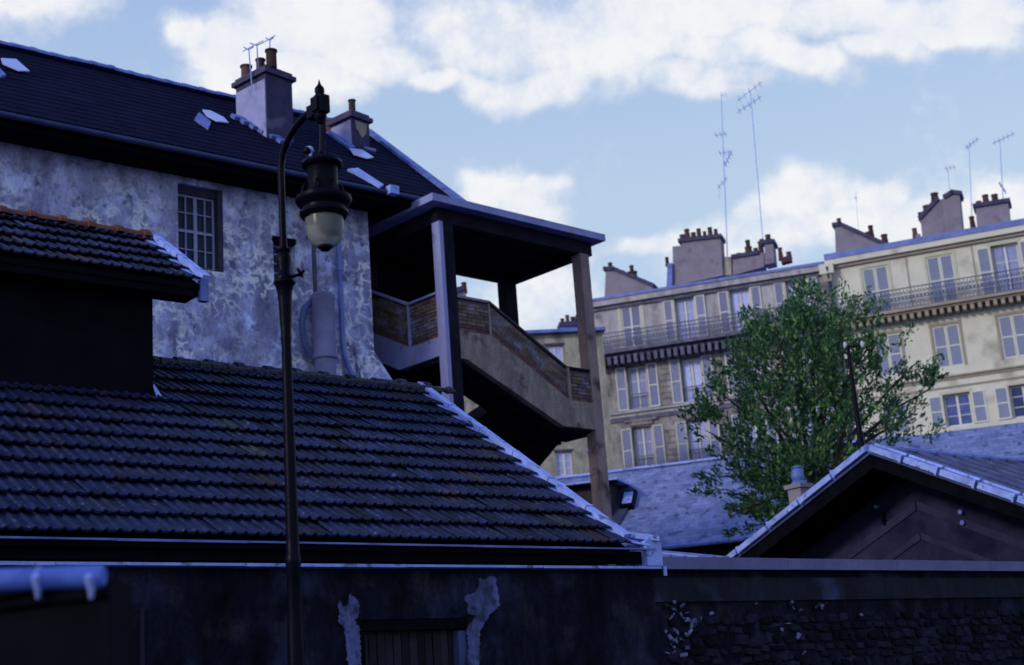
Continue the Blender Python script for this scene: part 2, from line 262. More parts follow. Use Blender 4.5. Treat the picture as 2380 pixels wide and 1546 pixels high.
# ------------------------------------------------------------------ mesh helpers
class MB:
    def __init__(s): s.v = []; s.f = []; s.smooth = False; s.uv = None
    def add(s, vs, fs):
        o = len(s.v); s.v += [Vector(p) for p in vs]; s.f += [tuple(i + o for i in q) for q in fs]; return s
    def box(s, x0, x1, y0, y1, z0, z1):
        return s.add([(x0, y0, z0), (x1, y0, z0), (x1, y1, z0), (x0, y1, z0), (x0, y0, z1), (x1, y0, z1), (x1, y1, z1), (x0, y1, z1)],
                     [(0, 3, 2, 1), (4, 5, 6, 7), (0, 1, 5, 4), (1, 2, 6, 5), (2, 3, 7, 6), (3, 0, 4, 7)])
    def obox(s, c, ax, ay, az):      # centre and three half-axis vectors
        c, ax, ay, az = map(Vector, (c, ax, ay, az)); P = [c + ax * i + ay * j + az * k for k in (-1, 1) for i, j in ((-1, -1), (1, -1), (1, 1), (-1, 1))]
        return s.add(P, [(0, 3, 2, 1), (4, 5, 6, 7), (0, 1, 5, 4), (1, 2, 6, 5), (2, 3, 7, 6), (3, 0, 4, 7)])
    def bar(s, a, b, wd, ht, up=(0, 0, 1)):
        a, b = Vector(a), Vector(b); d = b - a; n = d.normalized(); sd = n.cross(Vector(up))
        if sd.length < 1e-4: sd = Vector((1, 0, 0))
        sd.normalize(); up = sd.cross(n)
        return s.obox((a + b) / 2, d / 2, sd * wd / 2, up * ht / 2)
    def prism(s, pts, ext):          # planar outline (3D points) pushed along ext
        n = len(pts); P = [Vector(p) for p in pts]; e = Vector(ext)
        return s.add(P + [p + e for p in P], [tuple(range(n))[::-1], tuple(range(n, 2 * n))] + [(i, (i + 1) % n, n + (i + 1) % n, n + i) for i in range(n)])
    def tube(s, pts, rs, n=10, caps=True):
        pts = [Vector(p) for p in pts]
        if not hasattr(rs, '__len__'): rs = [rs] * len(pts)
        o = len(s.v); ref = None
        for i, p in enumerate(pts):
            d = (pts[min(i + 1, len(pts) - 1)] - pts[max(i - 1, 0)]).normalized()
            if ref is None: ref = d.orthogonal().normalized()
            ref = (ref - d * ref.dot(d)).normalized(); b = d.cross(ref)
            for k in range(n):
                a = 2 * pi * k / n; s.v.append(p + (ref * cos(a) + b * sin(a)) * rs[i])
        for i in range(len(pts) - 1):
            for k in range(n): s.f.append((o + i * n + k, o + i * n + (k + 1) % n, o + (i + 1) * n + (k + 1) % n, o + (i + 1) * n + k))
        if caps: s.f.append(tuple(o + k for k in range(n))[::-1]); s.f.append(tuple(o + (len(pts) - 1) * n + k for k in range(n)))
        s.smooth = True; return s
    def lathe(s, c, prof, n=24):     # prof: (radius, height)
        c = Vector(c); return s.tube([c + Vector((0, 0, h)) for r, h in prof], [max(r, 0.0005) for r, h in prof], n)
    def mesh(s, name, m, off=Vector((0, 0, 0))):
        me = bpy.data.meshes.new(name); me.from_pydata([tuple(p - off) for p in s.v], [], s.f)
        if m: me.materials.append(m)
        if s.smooth:
            for p in me.polygons: p.use_smooth = len(p.vertices) == 4
            try: me.set_sharp_from_angle(angle=radians(38))
            except Exception: pass
        return me

class Thing:
    def __init__(s, name, label, cat, az, org, group=None):
        s.az = az; s.u, s.v = axes(az); s.org = Vector(org)
        o = bpy.data.objects.new(name, None); o.empty_display_size = 0.3; COL.objects.link(o)
        o.location = s.u * org[0] + s.v * org[1] + Vector((0, 0, org[2])); o.rotation_euler = (0, 0, radians(90 - az))
        o['label'] = label; o['category'] = cat
        if group: o['group'] = group
        s.o = o
    def part(s, name, mb, m, parent=None, label=None, stuff=False):
        ob = bpy.data.objects.new(name, mb.mesh(name, m, s.org)); COL.objects.link(ob); ob.parent = parent or s.o
        if label: ob['label'] = label
        if stuff: ob['kind'] = 'stuff'
        return ob
    def inst(s, name, me, pos, rot=None, parent=None):     # shared mesh placed at frame position
        ob = bpy.data.objects.new(name, me); COL.objects.link(ob); ob.parent = parent or s.o
        mtx = (rot.to_4x4() if rot is not None else Matrix.Identity(4)); mtx.translation = Vector(pos) - s.org
        ob.matrix_local = mtx; return ob
def solo(name, label, cat, mb, m, az, org, group=None):
    me = mb.mesh(name, m, Vector(org)); o = bpy.data.objects.new(name, me); COL.objects.link(o); u, v = axes(az)
    o.location = u * org[0] + v * org[1] + Vector((0, 0, org[2])); o.rotation_euler = (0, 0, radians(90 - az)); o['label'] = label; o['category'] = cat
    if group: o['group'] = group
    return o
R_ = random.uniform

# ------------------------------------------------------------------ ground
g = MB(); g.box(-1200, 1200, -600, 1800, -0.5, 0)
go = bpy.data.objects.new('ground', g.mesh('ground', M['ground'])); COL.objects.link(go); go['kind'] = 'structure'

# ------------------------------------------------------------------ low house with the interlocking tile roof
A5 = 50
PH = radians(34.5)
WV = 11.0
def tile_mesh(name, m, seed):
    rr = random.Random(seed); mb = MB()
    xs = [0, .014, .034, .05, .112, .128, .148, .164, .228]; zs = [.012, .029, .029, .011, .009, .028, .028, .011, .012]
    zs = [q + rr.uniform(-.002, .002) for q in zs]; Lh = .395; n = len(xs)
    P = [(x, 0 + rr.uniform(-.003, .003), z + .004) for x, z in zip(xs, zs)] + [(x, Lh, z) for x, z in zip(xs, zs)] + [(x, 0.004, z - .016) for x, z in zip(xs, zs)]
    F = [(i, i + 1, n + i + 1, n + i) for i in range(n - 1)] + [(2 * n + i, 2 * n + i + 1, i + 1, i) for i in range(n - 1)]
    mb.add(P, F); return mb.mesh(name, m)
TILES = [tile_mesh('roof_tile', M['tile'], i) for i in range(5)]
TILES_B = [tile_mesh('roof_tile', mat('brown_tile', (0.030, 0.018, 0.024), (0.055, 0.034, 0.040), 7, .8, .6, 40, var=.4), 40), tile_mesh('roof_tile', mat('mossy_tile', (0.016, 0.020, 0.020), (0.040, 0.046, 0.048), 12, .9, .6, 40, var=.4), 41)]
TILE_RED = tile_mesh('roof_tile', M['tile_red'], 9)
def lay_tiles(T, parent, x0, x1, y0, z0, ph, slope, keep, exp=0.345, wid=0.228, lift=7.6, skip=None, joined='roof_tile'):
    ncol = int((x1 - x0) / wid + .5); wid2 = (x1 - x0) / ncol; nrow = int(slope / exp + .999)
    cells = []
    for r in range(nrow):
        for c in range(ncol):
            X = x0 + c * wid2; s0 = r * exp
            yy, zz = y0 + s0 * cos(ph), z0 + s0 * sin(ph)
            if skip and skip(X, yy): continue
            cells.append((X, yy, zz, r, c))
    cells.sort(key=lambda q: -(q[0]))          # the right-hand ones show clear of the shade
    st = MB()
    for i, (X, yy, zz, r, c) in enumerate(cells):
        rot = Matrix.Rotation(ph - radians(lift) + R_(-.018, .018), 3, 'X') @ Matrix.Rotation(R_(-.022, .022), 3, 'Z')
        off = Vector((R_(-.004, .004), -sin(ph) * (.046 + R_(-.004, .006)), cos(ph) * .046)) + Vector((0, R_(-.006, .006), 0))
        me = TILES[random.randrange(5)] if R_(0, 1) < .95 else random.choice(TILES_B)
        if i < keep: T.inst('roof_tile', me, Vector((X, yy, zz)) + off, rot, parent)
        else: st.add([rot @ v.co + Vector((X, yy, zz)) + off for v in me.vertices], [tuple(p.vertices) for p in me.polygons])
    if st.v: T.part(joined, st, M['tile'], parent, stuff=True)
    return nrow

e0 = hit(A5, 1440, 1258, y=WV); XV = e0.x; ZE = 3.16; YE = 10.86; SL = 4.42
YR, ZR = YE + SL * cos(PH), ZE + SL * sin(PH)
H = Thing('tiled_house', 'low sooty house with a dark interlocking tile roof behind the lamp post', 'house', A5, (7, WV, 0))
gx0, gx1 = hit(A5, 836, 1460, y=WV).x, hit(A5, 1086, 1460, y=WV).x; gz = hit(A5, 960, 1443, y=WV).z; gtop = gz + 0.02
wl = MB(); wl.box(1.0, gx0, WV, WV + .4, 0, 2.93).box(gx1, 10.95, WV, WV + .4, 0, 2.93).box(gx0, gx1, WV, WV + .4, gtop, 2.93)
wl.box(10.55, 10.95, WV + .401, 18.2, 0, 2.93).box(1.0, 10.54, 17.8, 18.2, 0, 2.93).box(1.0, 1.4, WV + .401, 17.8, 0, 2.93)
wl.prism([(10.3, WV + .1, 2.931), (10.3, 18.2, 2.931), (10.3, YR, ZR - .12)], (.2, 0, 0))
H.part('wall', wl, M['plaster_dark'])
H.part('roof_deck', MB().prism([(1, YE, ZE - .03), (1, YR, ZR - .03), (1, YR, ZR - .08), (1, YE, ZE - .08)], (XV - 1.0, 0, 0)), M['black'])
H.part('rear_roof_slope', MB().prism([(1, 2 * YR - YE, ZE - .03), (1, YR + .002, ZR - .01), (1, YR + .002, ZR - .08), (1, 2 * YR - YE, ZE - .09)], (XV - 1.0, 0, 0)), M['roofdark'])
H.part('eaves_board', MB().box(1, 10.74, 10.93, 10.98, 2.99, 3.12), M['black'])
dr = MB()
for i in range(8): dr.box(1.2 + i * 1.2, 1.2 + i * 1.2 + 1.195, YE - .035, YE + .03, ZE - .030 + R_(-.004, .004), ZE - .014)
H.part('drip_edge', dr, M['zinc_dull'])
ld = MB()
for i in range(6): ld.box(1.0 + i * 1.66, 1.0 + i * 1.66 + 1.652, 10.86 + R_(-.006, .006), 11.05, 2.935 + R_(-.003, .003), 2.96)
H.part('zinc_ledge', ld, M['zinc'])
ec = MB().prism([(10.74, 10.85, 2.965), (10.97, 10.85, 2.965), (10.97, 10.85, 3.20), (10.80, 10.85, 3.27), (10.74, 10.85, 3.22)], (0, .3, 0))
H.part('end_cap', ec, M['zinc'])
H.part('rainwater_outlet', MB().tube([(11.0, 10.86, 2.96), (11.0, 10.86, 2.86)], .02, 8), M['zinc'])
# dormer position on the slope
dw = hit(A5, 356, 930, pl=(0, -sin(PH), cos(PH), -sin(PH) * YE + cos(PH) * ZE)); DX, DY = dw.x, dw.y
DE = hit(A5, 464, 658, y=DY - .3); DRX, DZ = DE.x, DE.z; DYE = DY - .3
DS = 1.53; DYR, DZR = DYE + DS * cos(PH), DZ + DS * sin(PH)
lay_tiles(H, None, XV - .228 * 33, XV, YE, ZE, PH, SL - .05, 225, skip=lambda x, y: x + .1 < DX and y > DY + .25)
# verge: zinc capping in lengths
def verge(T, parent, xv, y0, z0, ph, slope, nseg, wd=.10, hh=.07):
    for i in range(nseg):
        a, b = slope * i / nseg, slope * (i + 1) / nseg - .012
        m = MB(); hj = R_(-.004, .004)
        pa, pb = Vector((xv, y0 + a * cos(ph), z0 + a * sin(ph))), Vector((xv, y0 + b * cos(ph), z0 + b * sin(ph)))
        nn = Vector((0, -sin(ph), cos(ph)))
        m.bar(pa + nn * (hh + hj) + Vector((.06, 0, 0)), pb + nn * (hh + hj) + Vector((.06, 0, 0)), wd, .07, nn)
        m.bar(pa + nn * (hh - .03) + Vector((-.045, 0, 0)), pb + nn * (hh - .03) + Vector((-.045, 0, 0)), .075, .02, nn)
        m.bar(pb + nn * (hh + .004) - Vector((0, .03 * cos(ph), .03 * sin(ph))) + Vector((.055, 0, 0)), pb + nn * (hh + .004) + Vector((.055, 0, 0)), .115, .075, nn)
        T.part('verge_flashing', m, M['zinc'], parent)
verge(H, None, XV, YE + .12, ZE + .06, PH, SL - .1, 6)
H.part('verge_flashing', MB().bar((XV + .02, YE + .18, ZE + .16), (10.93, YE - .01, ZE + .09), .10, .06).bar((XV - .06, YE + .2, ZE + .11), (10.80, YE - .0, ZE + .02), .08, .02), M['zinc'])
def ridge(T, parent, x0, x1, y, z, m, step=.36, r=.10, collar=True):
    mb = MB(); k = 8
    def ring(x, rr): return [(x, rr * cos(pi * j / k) * 1.15, rr * sin(pi * j / k) - .03) for j in range(k + 1)]
    P = ring(0, r) + ring(step * .8, r * .92) + ring(step * .8, r * (1.25 if collar else 1.05)) + ring(step + .02, r * (1.2 if collar else 1.02)); q = k + 1
    mb.add(P, [(a * q + j, a * q + j + 1, (a + 1) * q + j + 1, (a + 1) * q + j) for a in range(3) for j in range(k)] + [tuple(range(3 * q, 4 * q))])
    me = mb.mesh('ridge_tile', m); n = int((x1 - x0) / step + .6)
    for i in range(n): T.inst('ridge_tile', me, (x0 + i * step, y, z + R_(-.012, .012)), Matrix.Rotation(R_(-.02, .02), 3, 'Y'), parent)
ridge(H, None, DX + .42, XV, YR, ZR + .02, M['tile'], .385, .085)
mo = MB()                                                     # mortar and moss bedding under the ridge
for i in range(60): mo.tube([(DX + .42 + i * .07, YR - .13 + R_(-.02, .02), ZR - .02), (DX + .49 + i * .07, YR - .13, ZR - .015 + R_(-.01, .01))], R_(.025, .05), 6)
H.part('ridge_bedding', mo, mat('mossy_mortar', (0.03, 0.03, 0.035), (0.09, 0.075, 0.06), 14, 0.95, 0.5, 40))
# dormer
dm = MB(); dm.prism([(1, DY, 4.80), (DX, DY, 4.80), (DX, DY, DZ + .02), (1, DY, DZ + .02)], (0, .12, 0))
dm.prism([(DX - .12, DY + .121, 4.9), (DX - .12, DY + .121, DZ), (DX - .12, DYR, DZR - .12), (DX - .12, 2 * DYR - DY, DZ), (DX - .12, 2 * DYR - DY, 4.9)], (.12, 0, 0))
dmo = H.part('dormer', dm, M['soot'])
H.part('eaves_soffit', MB().prism([(1, DYE + .02, DZ - .15), (DRX - .01, DYE + .02, DZ - .15), (DRX - .01, DYE + .02, DZ - .02), (1, DYE + .02, DZ - .02)], (0, .04, 0)).box(1, DRX - .02, DYE + .061, DY - .001, DZ - .15, DZ - .12), M['black'], dmo)
H.part('roof_deck', MB().prism([(1, DYE, DZ - .02), (1, DYR, DZR - .02), (1, DYR, DZR - .07), (1, DYE, DZ - .07)], (DRX - 1, 0, 0)).prism([(1, 2 * DYR - DYE, DZ), (1, DYR, DZR), (1, DYR, DZR - .05), (1, 2 * DYR - DYE, DZ - .05)], (DRX - 1, 0, 0)), M['black'], dmo)
lay_tiles(H, dmo, DRX - .228 * 16, DRX, DYE, DZ, PH, DS, 80)
ridge(H, dmo, DRX - .228 * 16, DRX - .02, DYR, DZR + .05, M['tile_red'], .33, .085)
verge(H, dmo, DRX, DYE, DZ, PH, DS - .02, 2, .09, .06)
H.part('verge_end', MB().box(DRX + .0, DRX + .09, DYE - .03, DYE + .05, DZ - .20, DZ + .06), M['zinc_dull'], dmo)
H.part('flashing', MB().prism([(DX + .005, DY - .08, 4.99), (DX + .09, DY - .02, 5.02), (DX + .06, DY + .02, 5.10), (DX + .02, DY + .04, 5.17), (DX + .005, DY + .02, 5.14)], (.0, .01, 0)), M['zinc'], dmo)
# plaster patches round the gate
def patch(T, pts, y, m, th=.012, name='plaster_patch', sx=0, sy=0):
    q_ = []
    for (a, b), (c, d) in zip(pts, pts[1:] + pts[:1]):
        n_ = max(1, int(sqrt((a - c) ** 2 + (b - d) ** 2) / 14))
        for i in range(n_): q_.append((a + (c - a) * i / n_ + R_(-7, 7), b + (d - b) * i / n_ + R_(-6, 6)))
    P = [hit(T.az, 772 + .3513 * a, 1093 + .3513 * b, y=y - th) for a, b in q_]
    return T.part(name, MB().prism([(p.x, y - th, p.z) for p in P], (0, th - .001, 0)), m)
patch(H, [(975, 705), (1010, 725), (1045, 700), (1082, 712), (1090, 790), (1112, 885), (1075, 930), (1040, 958), (1005, 1015), (978, 1060), (976, 1180), (972, 1400), (900, 1400), (896, 1100), (900, 1025), (935, 1000), (942, 962), (890, 948), (905, 900), (872, 838), (925, 812), (965, 790)], WV, M['plaster_pale'])
patch(H, [(45, 862), (75, 905), (105, 885), (122, 815), (150, 850), (180, 868), (178, 955), (150, 990), (184, 1050), (186, 1180), (192, 1400), (112, 1400), (100, 1200), (80, 1040), (45, 1010)], WV, M['plaster_pale'])
# gate
gt = Thing('board_gate', 'dark vertical board gate in the opening of the sooty wall', 'gate', A5, ((gx0 + gx1) / 2, WV + .1, 0))
nb = 12; bw = (gx1 - gx0 - .14) / nb
bme = MB().box(.003, bw - .006, 0, .03, 0, gz - .02).mesh('board', mat('gate_board', (0.016, 0.014, 0.015), (0.028, 0.024, 0.022), 6, .8, .3, 30, var=.5))
for i in range(nb): gt.inst('board', bme, (gx0 + .07 + i * bw, WV + .10 + R_(0, .012), 0))
gt.part('top_rail', MB().box(gx0 + .01, gx1 - .01, WV + .06, WV + .095, gz - .05, gz - .005), mat('gate_rail', (0.03, 0.03, 0.028), rough=.6))
gt.part('jamb', MB().box(gx1 - .10, gx1 - .002, WV + .02, WV + .14, 0, gz - .1), mat('blue_grey_jamb', (0.07, 0.08, 0.16), (0.05, 0.055, 0.1), 5, .8))
gt.part('jamb', MB().box(gx0 + .002, gx0 + .06, WV + .02, WV + .14, 0, gz - .1), M['black'])
H.part('lintel', MB().box(gx0 + .0, gx1 + .0, WV + .01, WV + .2, gtop - .10, gtop - .001), M['black'])
H.part('wall_stain_pipe', MB().tube([(hit(A5, 330, 1420, y=WV - .04).x, WV - .035, 2.6), (hit(A5, 330, 1420, y=WV - .04).x, WV - .035, 0)], .022, 8), mat('dull_blue_pipe', (0.010, 0.011, 0.022), rough=.8)).name = 'drain_pipe'

# ------------------------------------------------------------------ garden wall with coping and rubble
G = Thing('garden_wall', 'dark rubble wall with a broad grey coping, right of the tiled house', 'wall', A5, (14, WV, 0))
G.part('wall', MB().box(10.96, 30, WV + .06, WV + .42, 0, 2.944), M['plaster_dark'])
for i in range(9): G.part('coping_slab', MB().box(11.03 + i * 2.1, 11.03 + i * 2.1 + 2.092, WV - .05, WV + .5, 2.945 + R_(-.002, .002), 3.075 + R_(-.002, .002)), M['coping'])
G.part('render_band', MB().box(10.97, 30, WV + .03, WV + .059, 2.60, 2.86), mat('render_band', (0.009, 0.010, 0.015), (0.018, 0.020, 0.030), 1.3, .95, .3, 14, spots=[((0.05, 0.058, 0.09), 1.2, .56, .12)], extra=streaky()))
def rock(seed, m):
    rr = random.Random(seed); mb = MB(); import bmesh
    bm = bmesh.new(); bmesh.ops.create_icosphere(bm, subdivisions=1, radius=1)
    for v in bm.verts:
        v.co = Vector((max(-.8, min(.8, v.co.x)), v.co.y * .55, max(-.72, min(.72, v.co.z)))) * rr.uniform(.85, 1.12)
    me = bpy.data.meshes.new('stone'); bm.to_mesh(me); bm.free(); me.materials.append(m); return me
RK = [rock(i, M['stone']) for i in range(6)]; RL = [rock(20 + i, M['stone_light']) for i in range(4)]
pale = [hit(A5, *p, y=WV + .03) for p in [(1412, 1412), (1384, 1441), (1500, 1410), (1556, 1408), (1575, 1420), (1490, 1434), (1520, 1438), (1505, 1512), (1530, 1522), (1478, 1485), (1552, 1482), (1556, 1465), (1480, 1520), (1643, 1425), (1850, 1410), (1910, 1410), (1996, 1428), (1830, 1448), (1808, 1465), (1865, 1475), (1880, 1512), (1917, 1415), (1760, 1412), (1455, 1480), (1610, 1445)]]
cnt = 0; z = 2.44; row = 0
while z > 1.55 and cnt < 230:
    x = 10.1 + R_(0, .1) if row else 10.1
    x = max(x, 10.1)
    hrow = R_(.09, .15)
    while x < 19.6 and cnt < 230:
        wd = R_(.10, .30)
        if x > 11.0 and R_(0, 1) < .93:
            c = Vector((x + wd / 2, WV + .06, z - hrow / 2 + R_(-.018, .018)))
            lite = any(abs(p.x - c.x) < wd * .55 and abs(p.z - c.z) < hrow * .6 for p in pale)
            s = Matrix.Diagonal((wd / 1.6, .07, hrow / R_(1.3, 1.8))); rt = Matrix.Rotation(R_(-.15, .15), 3, 'Y') @ s
            me = random.choice(RL if lite and R_(0, 1) < .25 else RK)
            G.inst('stone', me, c, rt); cnt += 1
        x += wd + .015
    z -= hrow; row += 1
for q in pale:
    for k in range(random.choice((1, 2, 3))): G.inst('stone', random.choice(RL), (max(11.05 + R_(0, .5), q.x + R_(-.12, .12)), WV + .025, q.z + R_(-.05, .05)), Matrix.Rotation(R_(-.8, .8), 3, 'Y') @ Matrix.Diagonal((R_(.02, .075), .03, R_(.012, .04))))

# ------------------------------------------------------------------ street lamp
LY = 9.6
pb = hit(0, 682, 1290, x=None, y=None, z=None, pl=(LY and 1.0, 0, 0, LY))     # az 0: u = +Y
# in frame az 90: x = +X, y = +Y
def lp(px, py, y=LY): return hit(90, px, py, y=y)
p0 = lp(681, 1290)
Lm = Thing('street_lamp', 'old black iron gas-style street lamp with a hanging frosted globe', 'street lamp', 90, (p0.x, LY, 0))
cx = p0.x; zc = lambda py: lp(668, py).z
pole = MB(); z575, z645, z660, z700, z590 = zc(578), zc(645), zc(660), zc(720), zc(592)
prof = [(.16, 0), (.16, .06), (.14, .1), (.14, .7), (.11, .78), (.075, .85), (.062, 1.4), (.058, 2.0), (.052, 2.2), (.047, zc(1320)), (.052, zc(1315)), (.052, zc(1295)), (.046, zc(1290)), (.044, zc(1250)), (.041, zc(1100)), (.037, zc(900)), (.034, zc(800)), (.038, zc(790)), (.038, zc(785)), (.036, zc(778)),
        (.042, zc(740)), (.047, zc(700)), (.052, zc(680)), (.066, zc(664)), (.078, zc(658)), (.076, zc(654)), (.058, zc(650)), (.060, zc(642)), (.048, zc(636)), (.046, zc(625)), (.052, zc(610)), (.052, zc(596)), (.040, zc(588)), (.052, zc(583)), (.052, zc(579)), (.030, zc(575)), (.026, zc(560))]
Lm.part('pole', pole.lathe((cx, LY, 0), prof, 20), M['iron'])
rest = MB(); zr = zc(645)
rest.tube([(cx + .04, LY, zr), (cx + .12, LY - .02, zr + .01), (cx + .15, LY - .03, zr + .035)], [.014, .013, .010], 8); rest.tube([(cx + .115, LY - .1, zr + .02), (cx + .115, LY + .06, zr + .02)], .012, 8)
Lm.part('ladder_rest', rest, M['iron'])
hb = lp(744, 245, LY - .35)                           # hanger box in the world
arm = MB(); zt = zc(560); cz = lp(700, 262, LY - .15).z
a0 = Vector((cx, LY, zt)); a1 = Vector((cx, LY, lp(656, 395).z)); hbx = Vector((hb.x, LY - .35, hb.z))
pts = [a0, a0.lerp(a1, .5), a1]
d = hbx - a1; hor = Vector((d.x, d.y, 0))
for i in range(1, 9):
    t = i / 8 * pi / 2; pts.append(a1 + hor * (1 - cos(t)) * .93 + Vector((0, 0, (d.z - .0) * sin(t))))
Lm.part('arm', arm.tube(pts, [.026, .025, .025] + [.025] * 7 + [.022], 12), M['iron'])
hr = hor.normalized(); sd = Vector((-hr.y, hr.x, 0))
hm = MB(); hm.obox(hbx, hr * .06, sd * .04, (0, 0, .065)); hm.obox(hbx - hr * .08 - Vector((0, 0, .02)), hr * .045, sd * .03, (0, 0, .045)); hm.obox(hbx, hr * .035, sd * .055, (0, 0, .05))
hm.lathe(hbx + Vector((0, 0, .065)), [(.045, 0), (.03, .02), (.036, .04), (.034, .065), (.018, .085), (.010, .10), (.003, .13)], 12)
hm.lathe(hbx + Vector((0, 0, -.15)), [(.012, 0), (.03, .03), (.045, .06), (.045, .075)], 12)
Lm.part('hanger', hm, M['iron'])
lx = hbx.x; ly = hbx.y; lc = lp(755, 480, ly); 
lz = lambda py: hit(90, 752, py, y=ly).z
lx2 = lp(752, 470, ly).x
Lm.part('suspension_rod', MB().tube([(lx, ly, hbx.z - .14), (lx2 - .01, ly, lz(370))], .011, 8).tube([(lx + .028, ly, hbx.z - .25), (lx2 + .03, ly, lz(378))], .005, 6), M['iron'])
hd = MB(); hd.lathe((lx2, ly, 0), [(.02, lz(352)), (.03, lz(362)), (.06, lz(367)), (.09, lz(370)), (.135, lz(376)), (.145, lz(383)), (.135, lz(389)), (.112, lz(391)), (.104, lz(396)), (.104, lz(442)), (.118, lz(446)), (.122, lz(452)), (.16, lz(456)), (.192, lz(460)), (.196, lz(468)), (.182, lz(476)), (.150, lz(484)), (.150, lz(490)), (.166, lz(493)), (.170, lz(499)), (.150, lz(507)), (.125, lz(512)), (.12, lz(505))], 36)
Lm.part('lamp_hood', hd, M['iron'])
for k in range(6):
    a = k * pi / 3 + .3; b_ = MB().tube([(lx2 + .104 * cos(a), ly + .104 * sin(a), lz(425)), (lx2 + .130 * cos(a), ly + .130 * sin(a), lz(432)), (lx2 + .138 * cos(a), ly + .138 * sin(a), lz(442)), (lx2 + .15 * cos(a), ly + .15 * sin(a), lz(457))], [.007, .009, .009, .014], 8)
    Lm.part('hood_strut', b_, M['iron'])
Lm.part('vent_knob', MB().lathe((lx2 - .10, ly, 0), [(.012, lz(372)), (.012, lz(356)), (.028, lz(352)), (.030, lz(346)), (.015, lz(340))], 10), M['iron'])
gb = MB(); zt_, zb_ = lz(508), lz(578); gR = .136; prof = []
for i in range(13):
    t = i / 12; ang = pi * .5 * t; prof.append((gR * .97 * sqrt(max(0, 1 - (t * .97) ** 3.2)), zt_ + (zb_ - zt_) * t))
gb.lathe((lx2, ly, 0), prof, 32); Lm.part('globe', gb, M['globe'])
Lm.part('globe_cap', MB().lathe((lx2, ly, 0), [(.052, lz(571)), (.05, lz(577)), (.03, lz(583)), (.01, lz(585))], 16), M['iron'])

# ------------------------------------------------------------------ near shed roof edge, lower left
sy = 4.2
q0, q1 = hit(90, 0, 1350, y=sy), hit(90, 243, 1340, y=sy)
S = Thing('shed', 'dark shed with a rounded blue zinc roof edge, lower left corner', 'shed', 90, (q0.x, sy, 0))
S.part('roof_roll', MB().tube([(q0.x - .9, sy, q0.z - .12), (q0.x, sy, q0.z), (q1.x - .01, sy, q1.z), (q1.x, sy, q1.z)], [.034, .034, .035, .028], 16), mat('blue_painted_zinc', (.05, .09, .30), (.12, .20, .50), 5, .35))
for pxx in (92, 215):
    c = hit(90, pxx, 1348, y=sy); S.part('roll_clip', MB().tube([(c.x, sy - .002, c.z + .03), (c.x, sy - .036, c.z), (c.x + .003, sy - .02, c.z - .03), (c.x, sy - .012, c.z - .055)], [.012, .013, .011, .006], 8), M['zinc'])
f0, f1 = hit(90, 0, 1400, y=sy + .02), hit(90, 252, 1384, y=sy + .02)
S.part('wall', MB().prism([(f0.x - 1, sy + .03, 0), (f1.x, sy + .03, 0), (f1.x, sy + .03, q1.z), (f0.x - 1, sy + .03, q0.z - .14)], (0, .25, 0)), M['soot'])
S.part('fascia_board', MB().prism([(f0.x - 1, sy + .005, f0.z - .07), (f1.x, sy + .005, f1.z), (f1.x, sy + .005, q1.z - .02), (f0.x - 1, sy + .005, q0.z - .16)], (0, .024, 0)), M['black'])

# ------------------------------------------------------------------ tall plastered house
YW = 23.5
P = Thing('plaster_house', 'tall old house of mottled mauve plaster under a long dark tiled roof', 'house', A5, (12, YW, 0))
XC = hit(A5, 864, 700, y=YW).x
w1a, w1b = hit(A5, 413, 432, y=YW), hit(A5, 521, 634, y=YW)
w1z1 = hit(A5, 413, 424, y=YW).z; w1z0 = hit(A5, 413, 618, y=YW).z
w2a = hit(A5, 634, 548, y=YW); w2b = hit(A5, 688, 650, y=YW)
wins = [(w1a.x, w1b.x, w1z0, w1z1), (w2a.x, w2b.x, w2b.z - .1, w2a.z)]
OV = .75; YEV = YW - OV
zg = hit(A5, 622, 384, y=YEV).z - .03
wall = MB(); xs = [1.0, wins[0][0], wins[0][1], wins[1][0], wins[1][1], XC]; top = zg + .25
wall.box(xs[0], xs[1], YW, YW + .45, 0, top).box(xs[2], xs[3], YW, YW + .45, 0, top).box(xs[4], xs[5], YW, YW + .45, 0, top)
for i, (a, b, c, d_) in enumerate(wins): wall.box(a, b, YW, YW + .45, 0, c).box(a, b, YW, YW + .45, d_, top)
wall.box(XC - .45, XC, YW + .451, 32, 0, top).box(1.0, XC - .46, 31.5, 32, 0, top)
P.part('wall', wall, M['plaster'])
bt = [hit(A5, 866, 815, y=YW), hit(A5, 905, 893, y=YW)]
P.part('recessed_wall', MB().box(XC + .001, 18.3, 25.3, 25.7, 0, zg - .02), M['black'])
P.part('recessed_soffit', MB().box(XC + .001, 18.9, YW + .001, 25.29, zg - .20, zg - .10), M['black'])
P.part('buttress', MB().prism([(XC - .5, YW - .01, bt[0].z), (bt[0].x + .02, YW - .01, bt[0].z), (bt[1].x, YW - .25, bt[1].z - .1), (bt[1].x + .3, YW - .4, 3), (XC - .5, YW - .4, 3), (XC - .5, YW - .25, bt[1].z)], (0, .6, 0)), M['plaster'])
